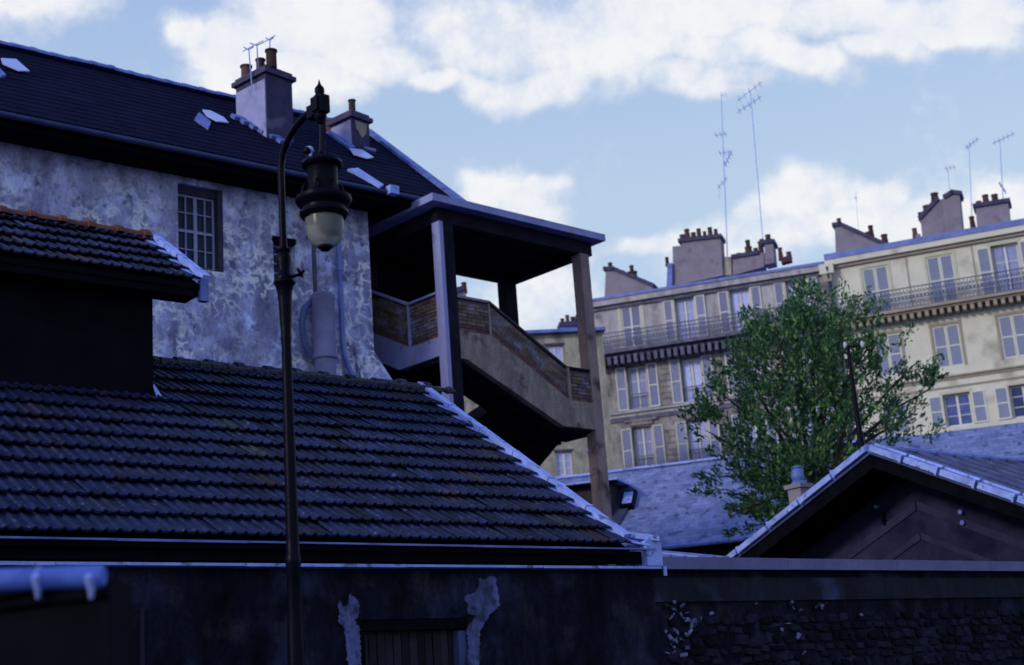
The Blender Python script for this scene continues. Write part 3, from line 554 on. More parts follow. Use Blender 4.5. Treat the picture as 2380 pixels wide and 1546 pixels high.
def window_unit(T, parent, x0, x1, z0, z1, y, cols, rows, mf, mg, transom=None, thick=.05, curt=False, name='window'):
    f = MB(); t = thick
    f.box(x0, x1, y, y + .06, z0, z0 + t).box(x0, x1, y, y + .06, z1 - t, z1).box(x0, x0 + t, y, y + .06, z0 + t, z1 - t).box(x1 - t, x1, y, y + .06, z0 + t, z1 - t)
    W_ = x1 - x0; Hh = z1 - z0
    for i in range(1, cols):
        X = x0 + W_ * i / cols; tt = t * .8 if (cols % 2 == 0 and i == cols // 2) else t * .28
        f.box(X - tt, X + tt, y - .012, y + .05, z0 + t, z1 - t)
    for j in range(1, rows):
        Z = z0 + Hh * j / rows; tt = t * .65 if (transom and j == transom) else t * .26
        f.box(x0 + t, x1 - t, y - .008, y + .045, Z - tt, Z + tt)
    fo = T.part(name, f, mf, parent)
    if parent is None:
        T.part('pane', MB().box(x0 + .01, x1 - .01, y + .03, y + .036, z0 + .01, z1 - .01), mg, fo)
        if curt:
            c = MB(); n = 5
            for s0, s1 in ((x0 + .05, x0 + W_ * .40), (x0 + W_ * .6, x1 - .05)):
                for k in range(n): c.box(s0 + (s1 - s0) * k / n, s0 + (s1 - s0) * (k + 1) / n, y + (.012 if k % 2 else .020), y + .028, z0 + .08, z1 - .06)
            T.part('curtain', c, M['curtain'], fo)
    return fo
a, b, c, d_ = wins[0]
window_unit(P, None, a + .02, b - .12, c + .04, d_ - .17, YW + .14, 4, 4, M['wood_grey'], M['glass'], transom=2, thick=.042)
P.part('window_lining', MB().box(b - .099, b - .002, YW + .02, YW + .3, c, d_).box(a + .002, b - .10, YW + .10, YW + .3, d_ - .168, d_ - .002).box(a - .0, b + .0, YW + .02, YW + .3, c + .001, c + .03), mat('dark_window_lining', (.03,.027,.04), (.06,.055,.075), 4, .9))
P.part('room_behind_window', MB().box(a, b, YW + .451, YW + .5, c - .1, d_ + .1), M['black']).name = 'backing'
a, b, c, d_ = wins[1]
window_unit(P, None, a + .02, b - .04, c + .03, d_ - .13, YW + .16, 2, 4, M['wood_grey'], M['glass'], thick=.04)
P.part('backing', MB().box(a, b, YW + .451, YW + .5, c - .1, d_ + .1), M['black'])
P.part('lintel', MB().box(a - .02, b + .02, YW - .02, YW + .1, d_ - .12, d_ + .0), M['black'])
# flue, pipes
fa, fb = hit(A5, 724, 700, y=YW - .3), hit(A5, 776, 700, y=YW - .3); fr = (fb.x - fa.x) * .44; fx = (fa.x + fb.x) / 2
fz = lambda py: hit(A5, 750, py, y=YW - .3).z
P.part('flue_pipe', MB().lathe((fx, YW - .3, 0), [(fr * .9, 6.5), (fr * .93, fz(836)), (fr * 1.1, fz(834)), (fr * 1.1, fz(826)), (fr, fz(822)), (fr, fz(700)), (fr * 1.08, fz(697)), (fr * 1.08, fz(688)), (fr * .8, fz(682)), (fr * .4, fz(680))], 20), mat('asbestos_grey', (0.17, 0.16, 0.22), (0.24, 0.22, 0.28), 3, .8, .2, 20, spots=[((0.34, 0.28, 0.18), 0.9, .6, .06)]))
tx = hit(A5, 730, 600, y=YW - .25).x
P.part('stove_pipe', MB().tube([(tx, YW - .25, fz(684)), (tx, YW - .25, fz(560)), (tx, YW - .05, fz(545))], .045, 10), mat('brown_grey_pipe', (0.06, 0.055, 0.07), (.09, .08, .1), 4, .7))
P.part('side_pipe', MB().tube([hit(A5, *q, y=YW - .18) for q in ((726, 700), (708, 716), (702, 745), (704, 780), (712, 808), (726, 832))], .07, 10), mat('dull_blue_zinc_pipe', (0.06, 0.075, 0.15), (0.09, 0.11, 0.2), 4, .6))
P.part('downpipe', MB().tube([hit(A5, *q, y=YW - .12) for q in ((783, 425), (787, 560), (792, 700), (797, 800), (800, 826), (812, 858), (829, 890))], .055, 10), M['slatezinc'])
P.part('downpipe_collar', MB().tube([hit(A5, *q, y=YW - .12) for q in ((789.0, 622), (789.6, 630))], .072, 10), M['slatezinc'])
# roof
RX = hit(A5, 1072, 474, y=YEV).x                                  # verge position
rp_ = hit(A5, 866, 318, x=RX); PT = atan2(rp_.z - zg - .05, rp_.y - YEV)
PT = max(radians(32), min(radians(48), PT))
# keep the ridge where it is seen over the long slope
sn = (0, -sin(PT), cos(PT), -sin(PT) * YEV + cos(PT) * (zg + .05))
rr0 = hit(A5, 400, 202, pl=sn); YRT, ZRT = rr0.y, rr0.z
print('tall roof pitch', degrees(PT), 'ridge', rr0, 'eave z', zg, 'RX', RX, 'XC', XC)
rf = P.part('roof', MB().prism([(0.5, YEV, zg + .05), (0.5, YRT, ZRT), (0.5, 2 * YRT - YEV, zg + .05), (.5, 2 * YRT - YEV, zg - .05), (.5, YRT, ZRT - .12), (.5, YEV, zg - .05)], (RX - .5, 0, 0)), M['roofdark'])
# eaves courses of flat tiles standing slightly proud along the slope
crs = MB(); L_ = sqrt((YRT - YEV) ** 2 + (ZRT - zg) ** 2); nr = int(L_ / .28)
for i in range(nr):
    s0 = i * .28; c0 = Vector((.5, YEV + s0 * cos(PT), zg + .05 + s0 * sin(PT))); nn = Vector((0, -sin(PT), cos(PT))); sl_ = Vector((0, cos(PT), sin(PT)))
    crs.prism([c0 + nn * .004, c0 + nn * .012, c0 + sl_ * .27 + nn * .005], (RX - .5, 0, 0))
P.part('tile_courses', crs, M['roofdark'], rf)
ridge(P, rf, .6, RX - .02, YRT, ZRT + .04, M['zinc_dull'], .42, .13, False)
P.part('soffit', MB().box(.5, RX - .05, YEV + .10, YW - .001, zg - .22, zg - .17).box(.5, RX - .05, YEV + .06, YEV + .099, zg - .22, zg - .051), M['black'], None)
P.part('gutter', MB().tube([(.5, YEV - .05, zg - .06), (RX - .02, YEV - .06, zg - .06)], .055, 10), mat('dark_gutter', (.02, .025, .06), (.035, .045, .10), 3, .5))
vg = MB()
for i in range(14):
    s0, s1 = L_ * i / 14, L_ * (i + 1) / 14 - .02; nn = Vector((0, -sin(PT), cos(PT)))
    vg.bar(Vector((RX, YEV + s0 * cos(PT), zg + .05 + s0 * sin(PT))) + nn * .06, Vector((RX, YEV + s1 * cos(PT), zg + .05 + s1 * sin(PT))) + nn * .06, .22, .07, nn)
P.part('verge_tiles', vg, M['zinc_dull'], rf)
def on_roof(px, py): return hit(A5, px, py, pl=sn)
nnr = Vector((0, -sin(PT), cos(PT)))
def on_poly(name, pts, m, parent, lift=.06, th=.03):
    return P.part(name, MB().prism([on_roof(*q) + nnr * lift for q in pts], nnr * th), m, parent)
M['pane'] = mat('painted_sky_pane', (0.60, 0.60, 0.72), rough=.2)  # pale colour stands in for sky reflected in the glass
for pane, cheek in (([(0, 144), (35, 146), (67, 174), (42, 173), (4, 157)], [(-8, 160), (0, 167), (13, 180), (2, 182), (-12, 172)]),
                    ([(468, 263), (487, 265), (517, 280), (529, 293), (502, 290), (478, 277)], [(461, 266), (451, 281), (483, 303), (489, 288)]),
                    ([(809, 352), (839, 355), (866, 373), (851, 376), (821, 367)], [(872, 352), (845, 345), (846, 349), (872, 357)])):
    k_ = P.part('skylight', MB().prism([on_roof(*q) + nnr * .005 for q in cheek], nnr * .05), M['zinc_dull'], None)
    on_poly('pane', pane, M['pane'], k_, .06, .02)
on_poly('roof_flashing', [(806, 399), (830, 396), (890, 435), (881, 439), (824, 407)], M['zinc'], rf, .01, .05)
on_poly('roof_flashing', [(757, 310), (778, 310), (800, 324), (824, 347), (812, 350), (785, 330)], M['zinc_dull'], rf, .01, .05)
P.part('vent_cowl', MB().lathe(on_roof(720, 372) + Vector((0, 0, -.05)), [(.05, 0), (.05, .2), (.10, .24), (.07, .33), (.01, .36)], 10), M['zinc'], rf)
P.part('rainwater_head', MB().box(hit(A5, 909, 442, y=YEV - .1).x - .1, hit(A5, 909, 442, y=YEV - .1).x + .12, YEV - .22, YEV - .05, zg - .12, zg + .06), M['zinc'])
def chimney(T, parent, az2, corner, wu, wv, z0, z1, m, capm, pots, potm=None, name='chimney', flash=True):
    """stack whose near corner stands at 'corner' (frame of T); wu along the street, wv away from it"""
    da = radians(T.az - az2); e1 = Vector((cos(da), sin(da), 0)); e2 = Vector((-sin(da), cos(da), 0))
    c = Vector(corner); cen = c + e1 * wu / 2 + e2 * wv / 2
    b = MB(); b.obox(Vector((cen.x, cen.y, (z0 + z1) / 2)), e1 * wu / 2, e2 * wv / 2, (0, 0, (z1 - z0) / 2))
    o = T.part(name, b, m, parent)
    k = MB(); k.obox(Vector((cen.x, cen.y, z1 + .05)), e1 * (wu / 2 + .07), e2 * (wv / 2 + .07), (0, 0, .05)).obox(Vector((cen.x, cen.y, z1 + .14)), e1 * (wu / 2 + .01), e2 * (wv / 2 + .01), (0, 0, .04))
    T.part('cap', k, capm, o)
    for (s, t, h, r) in pots:
        q = c + e1 * wu * s + e2 * wv * t
        T.part('chimney_pot', MB().lathe((q.x, q.y, z1 + .18), [(r, 0), (r * .95, h * .9), (r * 1.15, h * .92), (r * 1.15, h), (r * .7, h)], 12), potm or M['pot'], o)
    return o
# main stack: near corner on the sight line of its arris
cc = on_roof(622, 322); zt1 = hit(A5, 624, 152, y=cc.y).z
def panel(T, stack, az2, corner, wv, z0, z1, m, wu=None, side='left', name='face_panel'):
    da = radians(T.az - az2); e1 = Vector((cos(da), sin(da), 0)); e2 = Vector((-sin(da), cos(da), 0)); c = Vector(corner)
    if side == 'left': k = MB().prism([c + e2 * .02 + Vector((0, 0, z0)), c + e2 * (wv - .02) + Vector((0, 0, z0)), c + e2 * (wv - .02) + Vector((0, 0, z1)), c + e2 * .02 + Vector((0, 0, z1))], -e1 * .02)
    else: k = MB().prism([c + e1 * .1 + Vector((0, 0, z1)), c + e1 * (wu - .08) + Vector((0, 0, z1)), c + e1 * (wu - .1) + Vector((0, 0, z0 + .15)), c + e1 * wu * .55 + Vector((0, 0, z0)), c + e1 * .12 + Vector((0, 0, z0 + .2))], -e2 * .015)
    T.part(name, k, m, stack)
M['chim_black'] = mat('shaded_sooty_stack', (.035, .03, .055), (.075, .06, .095), 1.6, .9, .3, 12, spots=[((.13, .11, .15), 2.2, .6, .1)])  # shade of the faces away from the sun in the colour, with soot
AZC = 40; wv1 = 1.0
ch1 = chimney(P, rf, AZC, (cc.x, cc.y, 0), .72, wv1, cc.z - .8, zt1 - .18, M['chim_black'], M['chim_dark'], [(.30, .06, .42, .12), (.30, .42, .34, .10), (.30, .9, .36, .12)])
panel(P, ch1, AZC, (cc.x, cc.y, 0), wv1, cc.z - .8, zt1 - .32, M['chim_pale'])  # paler panel paints the sunlit side of the stack
fl = MB(); nn = Vector((0, -sin(PT), cos(PT)))
for i in range(6):
    t = i / 5; q = on_roof(552 + t * 105, 279 + t * 55); fl.obox(q + nn * .05, (.13, 0, 0), (0, .09, .07), nn * .04)
P.part('lead_flashing', fl, M['zinc_dull'], rf)
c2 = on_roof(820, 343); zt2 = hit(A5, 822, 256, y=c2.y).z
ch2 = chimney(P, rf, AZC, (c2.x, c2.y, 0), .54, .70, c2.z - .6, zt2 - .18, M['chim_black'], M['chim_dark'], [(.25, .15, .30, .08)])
panel(P, ch2, AZC, (c2.x, c2.y, 0), .70, c2.z - .6, zt2 - .25, M['chim_pale']); panel(P, ch2, AZC, (c2.x, c2.y, 0), 0, zt2 - .62, zt2 - .24, mat('tan_worn_render', (.34, .27, .24), (.25, .2, .2), 6, .9), .54, 'right')  # left panel again painted as the sunlit side
op = on_roof(767, 306); P.part('chimney_pot', MB().lathe(op + Vector((0, 0, -.05)), [(.09, 0), (.09, .28), (.1, .3), (.06, .3)], 10), M['tile_red'], rf)

# ------------------------------------------------------------------ stair tower
AT = 46.5; V0 = 21.3
T = Thing('stair_tower', 'open concrete stair tower with brick parapets and a flat canopy, right of the mauve house', 'staircase', AT, (20.5, V0, 0))
xl = 18.33; xr = 22.95; zs = 11.52; dpt = 2.75; yb = V0 + dpt
pw = .34
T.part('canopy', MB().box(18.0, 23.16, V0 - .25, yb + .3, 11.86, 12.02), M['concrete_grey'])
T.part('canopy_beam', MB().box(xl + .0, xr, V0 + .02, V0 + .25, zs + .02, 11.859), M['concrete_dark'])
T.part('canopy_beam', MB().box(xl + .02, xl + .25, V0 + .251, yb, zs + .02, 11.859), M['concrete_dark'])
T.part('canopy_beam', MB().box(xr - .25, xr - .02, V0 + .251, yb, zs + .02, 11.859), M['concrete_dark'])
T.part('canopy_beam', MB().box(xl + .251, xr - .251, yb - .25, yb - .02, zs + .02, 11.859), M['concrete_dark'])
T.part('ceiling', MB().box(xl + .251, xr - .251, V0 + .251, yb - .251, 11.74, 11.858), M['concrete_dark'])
# posts
def post(x0, x1, y0, y1, z1, m, z0=0): return T.part('post', MB().box(x0, x1, y0, y1, z0, z1), m)
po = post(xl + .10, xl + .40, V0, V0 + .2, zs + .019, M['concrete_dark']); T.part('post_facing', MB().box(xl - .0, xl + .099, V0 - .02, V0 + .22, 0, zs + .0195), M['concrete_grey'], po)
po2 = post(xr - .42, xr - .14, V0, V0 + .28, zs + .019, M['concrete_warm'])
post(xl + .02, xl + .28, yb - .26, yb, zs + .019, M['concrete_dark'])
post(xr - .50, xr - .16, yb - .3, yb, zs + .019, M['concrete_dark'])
zp = 9.93; zb = 9.22; zc0 = 8.62; dropz = 1.19; xa, xb_ = 19.62, 21.80; xe = xr - .42
# stringer beams with soffits
def poly(pts, y0, y1): return MB().prism([(x, y0, z) for x, z in pts], (0, y1 - y0, 0))
fd = V0 + .16; FW = 1.04
T.part('front_stringer', poly([(xl + .40, zb), (xa, zb), (xb_, zb - dropz), (xe, zb - dropz), (xe, zc0 - dropz), (xb_ - .25, zc0 - dropz), (19.2, 8.48), (18.9, zc0), (xl + .40, zc0)], V0 + .0, fd), M['concrete'])
T.part('front_stringer_end', poly([(xe + .001, zb - dropz), (xr - .02, zb - dropz), (xr - .02, zc0 - dropz), (xe + .001, zc0 - dropz)], V0 + .29, V0 + .4), M['concrete_warm']).name = 'stringer_end'
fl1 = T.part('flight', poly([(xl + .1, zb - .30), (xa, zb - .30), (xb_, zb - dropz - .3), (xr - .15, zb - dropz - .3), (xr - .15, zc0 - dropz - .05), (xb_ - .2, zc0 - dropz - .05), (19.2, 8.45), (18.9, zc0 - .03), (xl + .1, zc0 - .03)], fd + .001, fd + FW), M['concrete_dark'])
st = MB()
for i in range(8):
    x = xa + (xb_ - xa) * i / 8; st.box(x, x + .28, fd + .002, fd + FW - .1, zb - .30 - dropz * (i + 1) / 8 + .01, zb - .3 - dropz * i / 8 + .0)
T.part('step', st, M['concrete_dark'], fl1)
# return flight going down to the left, behind, and its parapet
za = zb - dropz - .3
T.part('return_flight', poly([(22.95, 8.6), (21.8, 8.6), (20.65, 7.92), (18.95, 6.75), (18.95, 4.9), (22.0, 6.74), (22.15, 6.80), (22.80, 7.36), (22.95, 7.40)], V0 + 1.5, V0 + 2.6), M['soot'])
T.part('landing', poly([(xr - .15, za + .001), (xb_, za + .001), (xb_, za + .1), (xr - .15, za + .1)], fd + .01, yb - .03), M['concrete_dark'])
# left side: landing then a short flight rising into the house
yk = 22.46; yend = 25.2; rise = .50
slp = (10.58 - 10.0) / (23.61 - 22.44)
def side(pts, x0, x1): return MB().prism([(x0, y, z) for y, z in pts], (x1 - x0, 0, 0))
T.part('side_stringer', side([(V0 + .221, 9.08), (yk, 9.08), (yend, 9.08 + slp * (yend - yk)), (yend, 8.52 + slp * (yend - yk) - .04), (yk + .4, 8.68), (V0 + .221, 8.68)], xl + .0, xl + .16), M['concrete_grey'])
T.part('landing', MB().box(xl + .161, xa - .0, fd + FW + .01, yb - .03, 8.78, 8.98), M['concrete_dark'])
T.part('rear_wall', MB().box(xl - .6, 20.72, yb + .02, yb + .3, 3.0, 11.85), M['black'])
T.part('pier', MB().box(xl + .45, xl + .98, V0 + 1.5, yb - .1, 0, 8.7), M['soot'])
# brick panels: mortar bed, single bricks, soldier footing, coping
BW, BH, GP = .235, .068, .012
BR = [MB().box(0, BW, 0, .03, 0, BH).mesh('brick', M['brick']) for _ in range(1)]
BR2 = MB().box(0, BW, 0, .034, 0, BH).mesh('brick', M['brick_red'])
def brick_run(x0, x1, zlo, zhi, y, dz=0.0, side_x=None):
    """bricks from x0 to x1; dz = fall per metre; on the side face when side_x is set"""
    rows = int((zhi - zlo) / (BH + GP)); 
    for r in range(rows):
        n0 = x0 - (BW / 2 if r % 2 else 0); x = n0
        while x < x1 - .02:
            a, b = max(x, x0), min(x + BW, x1)
            if b - a > .05:
                zz = zlo + r * (BH + GP) + dz * (a - x0) + GP / 2; sx = (b - a) / BW
                me = BR2 if r < 2 else BR[0]
                if side_x is None:
                    rot = Matrix.Rotation(atan2(dz, 1), 3, 'Y').inverted() @ Matrix.Diagonal((sx * sqrt(1 + dz * dz), 1, 1)); T.inst('brick', me, (a, y + R_(-.004, .004), zz), rot)
                else:
                    rot = Matrix.Rotation(pi / 2, 3, 'Z') @ Matrix.Rotation(atan2(dz, 1), 3, 'Y').inverted() @ Matrix.Diagonal((sx * sqrt(1 + dz * dz), 1, 1))
                    T.inst('brick', me, (side_x + .03 + R_(-.004, .004), a, zz), rot)
            x += BW + GP
        if dz == 0: pass
yf = V0 + .03
T.part('parapet_core', poly([(xl + .40, zb + .001), (xa, zb + .001), (xa, zp), (xl + .40, zp)], yf + .03, fd - .01), M['mortar'])
T.part('parapet_core', poly([(xa + .001, zb + .001), (xb_, zb - dropz + .001), (xb_, zp - dropz), (xa + .001, zp)], yf + .03, fd - .011), M['mortar'])
T.part('parapet_core', poly([(xb_ + .06, zb - dropz + .001), (xe - .001, zb - dropz + .001), (xe - .001, zp - dropz), (xb_ + .06, zp - dropz)], yf + .03, fd - .01), M['mortar'])
brick_run(xl + .41, xa - .03, zb, zp - .01, yf)
brick_run(xa + .03, xb_ - .02, zb, zp + .0, yf, dz=-dropz / (xb_ - xa))
brick_run(xb_ + .07, xe - .01, zb - dropz, zp - dropz - .01, yf)
T.part('joint_post', MB().box(xa - .025, xa + .025, yf - .012, yf + .029, zb, zp), M['concrete_warm'])
T.part('joint_post', MB().box(xb_ - .01, xb_ + .05, V0 - .02, yf + .029, zc0 - dropz + .02, zp - dropz + .02), M['concrete'])
capm = M['brick']
T.part('coping', MB().bar((xl + .40, yf + .06, zp + .03), (xa, yf + .06, zp + .03), .18, .05), M['concrete_warm'])
T.part('coping', MB().bar((xa, yf + .06, zp + .03), (xb_, yf + .06, zp - dropz + .03), .18, .05), mat('dark_brown_coping', (.05, .03, .035), (.08, .05, .05), 5, .9))
T.part('coping', MB().bar((xb_, yf + .06, zp - dropz + .03), (xe + .02, yf + .06, zp - dropz + .03), .18, .05), M['concrete_dark'])
T.part('parapet_core', side([(V0 + .221, 9.081), (yk, 9.081), (yk, 10.0), (V0 + .221, 10.0)], xl + .061, xl + .15), M['mortar'])
T.part('parapet_core', side([(yk + .001, 9.081), (yend, 9.081 + slp * (yend - yk)), (yend, 10.0 + slp * (yend - yk)), (yk + .001, 10.0)], xl + .061, xl + .149), M['mortar'])
brick_run(V0 + .23, yk - .02, 9.08, 10.0, 0, side_x=xl + .03)
brick_run(yk + .03, 23.8, 9.08, 10.0, 0, dz=slp, side_x=xl + .03)
T.part('joint_post', MB().box(xl - .005, xl + .06, yk - .025, yk + .03, 9.09, 10.0), M['concrete_grey'])
T.part('coping', MB().bar((xl + .07, V0 + .22, 10.02), (xl + .07, yk, 10.02), .17, .045), M['concrete_grey'])
T.part('coping', MB().bar((xl + .07, yk, 10.02), (xl + .07, yend, 10.02 + slp * (yend - yk)), .17, .045), M['concrete_grey'])
print('bricks', sum(1 for o in bpy.data.objects if o.name.startswith('brick')))

# ------------------------------------------------------------------ gabled barn on the right
UB = 22.0
ap = hit(A5, 2020, 1043, x=UB); bl = hit(A5, 1700, 1297, x=UB); brr = hit(A5, 2380, 1166, x=UB)
B = Thing('gabled_barn', 'dark gabled barn with zinc-edged roof behind the garden wall at right', 'barn', A5, (UB, ap.y, 0))
s1 = (ap.z - bl.z) / (bl.y - ap.y); s2 = (ap.z - brr.z) / (ap.y - brr.y); OB = 1.25
yl, yr_ = ap.y + 5.2, ap.y - 5.0; zl, zr_ = ap.z - s1 * 5.2, ap.z - s2 * 5.0
B.part('gable_wall', MB().prism([(UB + OB, yl - .5, 0), (UB + OB, yl - .5, zl + .15), (UB + OB, ap.y, ap.z - .18), (UB + OB, yr_ + .5, zr_ + .15), (UB + OB, yr_ + .5, 0)], (.3, 0, 0)), M['barnwall'])
LB = 14
zb2 = MB(); th_ = .10
rl = B.part('roof_slope', MB().prism([(UB, ap.y, ap.z), (UB, yl, zl), (UB, yl, zl - th_), (UB, ap.y, ap.z - th_)], (LB, 0, 0)), M['barn_zinc'], label='left-hand roof slope, mostly seen edge on')
rr_ = B.part('roof_slope', MB().prism([(UB, ap.y - .001, ap.z), (UB, yr_, zr_), (UB, yr_, zr_ - th_), (UB, ap.y - .001, ap.z - th_)], (LB, 0, 0)), M['barn_zinc'], label='right-hand roof slope with long battened zinc seams')
for i in range(1, 11):
    t = i / 11; X = UB + .2 + i * .62; bt_ = MB().bar((X, ap.y - .05, ap.z + .02), (X, yr_, zr_ + .02), .05, .05)
    B.part('batten_roll', bt_, M['barn_zinc'], rr_)
B.part('ridge_cap', MB().tube([(UB + .05, ap.y, ap.z + .02), (UB + LB, ap.y, ap.z + .02)], .07, 8), M['zinc_dull'])
def rake(y1, z1, n, m):
    d = Vector((0, y1 - ap.y, z1 - ap.z)); nn = d.normalized(); up = Vector((0, -nn.z, nn.y)); up = up if up.z > 0 else -up
    for i in range(n):
        a = Vector((UB - .02, ap.y, ap.z)) + d * (i / n + .01); b = Vector((UB - .02, ap.y, ap.z)) + d * ((i + 1) / n)
        off = up * (.02 + R_(-.008, .008))
        k = MB().bar(a + off, b + off, .12, .11, up); k.bar(a + off + up * .085 + Vector((.1, 0, 0)), b + off + up * .085 + Vector((.1, 0, 0)), .07, .04, up)
        k.bar(b + off - nn * .04, b + off, .15, .15, up)
        B.part('rake_flashing', k, m)
rake(yl, zl, 6, M['zinc']); rake(yr_, zr_, 7, M['zinc'])
for y1, z1 in ((yl, zl), (yr_, zr_)):
    d = Vector((0, y1 - ap.y, z1 - ap.z)); B.part('rafter_board', MB().prism([(UB + .05, ap.y, ap.z - .12), (UB + .05, y1, z1 - .12), (UB + .05, y1, z1 - .34), (UB + .05, ap.y, ap.z - .36)], (OB - .07, 0, 0)), M['black'])
# stepped render bands following the gable, apex pad and a small hook
X = UB + OB
for k, (o1, o2) in enumerate(((.95, 1.12), (1.55, 1.68))):
    for sgn, ss in ((1, s1), (-1, s2)):
        L2 = 3.6
        B.part('render_band', MB().prism([(X - .03, ap.y + sgn * .02, ap.z - o1), (X - .03, ap.y + sgn * L2, ap.z - o1 - ss * L2), (X - .03, ap.y + sgn * L2, ap.z - o2 - ss * L2), (X - .03, ap.y + sgn * .02, ap.z - o2)], (.029, 0, 0)), M['barnband'])
hk = hit(A5, 2052, 1195, x=X - .05)
B.part('wall_hook', MB().tube([(X, hk.y, hk.z), (X - .08, hk.y, hk.z), (X - .08, hk.y, hk.z - .2)], .035, 8), M['black'])
hk = hit(A5, 2038, 1178, x=X - .05); B.part('insulator', MB().tube([(X, hk.y, hk.z), (X - .09, hk.y, hk.z)], .04, 8), M['zinc_dull'])
for q in ((2235, 1190), (2240, 1215)):
    hk = hit(A5, *q, x=X - .03); B.part('insulator', MB().tube([(X, hk.y, hk.z), (X - .09, hk.y, hk.z)], .045, 8), M['zinc_dull'])
# chimney with a domed cowl on the left slope
cb = hit(A5, 1858, 1140, x=UB + 1.6); zc_ = lambda py: hit(A5, 1858, py, x=UB + 1.6).z
c_ = B.part('chimney', MB().box(cb.x - .17, cb.x + .17, cb.y - .17, cb.y + .17, zc_(1230), zc_(1137)).box(cb.x - .22, cb.x + .22, cb.y - .22, cb.y + .22, zc_(1136), zc_(1126)), M['chim'])
B.part('cowl', MB().lathe((cb.x, cb.y, 0), [(.17, zc_(1125)), (.15, zc_(1121)), (.11, zc_(1117)), (.13, zc_(1112)), (.135, zc_(1106)), (.125, zc_(1098)), (.11, zc_(1091)), (.08, zc_(1087)), (.11, zc_(1086)), (.10, zc_(1083)), (.01, zc_(1081))], 16), M['zinc_dull'], c_)
mb_ = hit(A5, 2003, 1045, x=UB + .2); mt_ = hit(A5, 1975, 803, x=UB + .2)
Ms = Thing('roof_mast', 'slim dark mast with two white insulators rising from the barn gable apex', 'mast', A5, (UB + .2, mb_.y, mb_.z))
Ms.part('pole', MB().tube([(UB + .2, mb_.y, mb_.z - .2), (UB + .2, mb_.y, mb_.z + .4), (UB + .2, mb_.y, mt_.z)], [.09, .055, .035], 10), M['iron'])
Ms.part('cross_arm', MB().bar((UB + .2, mb_.y + .06, mt_.z + .0), (UB + .2, mb_.y - .34, mt_.z - .08), .03, .03), M['iron'])
for q in (.06, -.34): Ms.part('insulator', MB().lathe((UB + .2, mb_.y + q, mt_.z - (0 if q > 0 else .08)), [(.02, -.03), (.035, 0), (.038, .04), (.028, .08), (.008, .10)], 10), mat('white_porcelain', (.5, .5, .55), rough=.3))

# ------------------------------------------------------------------ long slate-roofed house in the middle distance
AF = 108
YS = 45.0
rz_ = 8.85
e_ = hit(AF, 1600, 1266, pl=(0, -sin(radians(42)), cos(radians(42)), -sin(radians(42)) * YS + cos(radians(42)) * rz_))
SH = Thing('slate_house', 'long low house with a pale blue-grey slate roof in front of the apartment blocks', 'house', AF, (-4, e_.y, 0))
def uvplane(x0, x1, y0, z0, y1, z1, th=.08):
    mb = MB(); mb.prism([(x0, y0, z0), (x0, y1, z1), (x0, y1, z1 - th), (x0, y0, z0 - th)], (x1 - x0, 0, 0)); return mb
def add_uv(o, org):
    me = o.data; uv = me.uv_layers.new(name='UVMap')
    for p in me.polygons:
        for li in p.loop_indices:
            c = me.vertices[me.loops[li].vertex_index].co; uv.data[li].uv = (c.x, sqrt(c.y * c.y + c.z * c.z) if False else c.z / sin(radians(42)))
LX = hit(AF, 1432, 1103, y=YS).x
so_ = SH.part('roof', uvplane(LX - 3.2, 6, e_.y, e_.z, YS, rz_), M['slate']); add_uv(so_, None)
SH.part('rear_roof_slope', uvplane(LX - 3.2, 6, 2 * YS - e_.y, e_.z, YS + .001, rz_), M['slatezinc'])
SH.part('wall', MB().box(LX - 3.1, 5.9, e_.y + .4, 2 * YS - e_.y - .4, 0, e_.z + .05), M['barnwall'])
for i in range(13):
    a = LX - 3.2 + i * .95 + (0.0 if i else 0); SH.part('ridge_flashing', MB().bar((a, YS, rz_ + .05 + R_(-.01, .01)), (a + .94, YS, rz_ + .05 + R_(-.01, .01)), .16, .07), M['zinc'], so_)
SH.part('gutter', MB().tube([(LX - 3.2, e_.y - .06, e_.z - .02), (6, e_.y - .06, e_.z - .02)], .07, 8), M['zinc_dull'])
SH.part('eaves_shadow_board', MB().box(LX - 3.1, 5.9, e_.y + .02, e_.y + .39, e_.z - .35, e_.z - .10), M['black']).name = 'eaves_board'  # near-black strip added as the shadow under the eaves
dY = 43.0
d0, d1 = hit(AF, 1235, 1125, y=dY), hit(AF, 1418, 1150, y=dY); dzt = hit(AF, 1400, 1122, y=dY).z
dd = SH.part('dormer', MB().box(d0.x, d1.x, dY, YS + .5, d1.z - 3.0, dzt - .02), mat('dark_brown_boarding', (.03, .022, .024), (.05, .035, .035), 4, .9, .3, 20))
SH.part('dormer_roof', MB().box(d0.x - .1, d1.x + .35, dY - .35, YS + .4, dzt, dzt + .05), M['zinc'], dd)
SH.part('dormer_soffit', MB().box(d0.x - .05, d1.x + .3, dY - .3, dY - .002, dzt - .07, dzt - .001), M['black'], dd)
wx = hit(AF, 1462, 1168, pl=(0, -sin(radians(42)), cos(radians(42)), -sin(radians(42)) * YS + cos(radians(42)) * rz_))
n42 = Vector((0, -sin(radians(42)), cos(radians(42)))); s42 = Vector((0, cos(radians(42)), sin(radians(42))))
sk = SH.part('skylight', MB().obox(wx + n42 * .09, (.22, 0, 0), s42 * .42, n42 * .09), M['iron'], so_)
SH.part('pane', MB().obox(wx + n42 * .19, (.15, 0, 0), s42 * .3, n42 * .006), M['zinc'], sk)
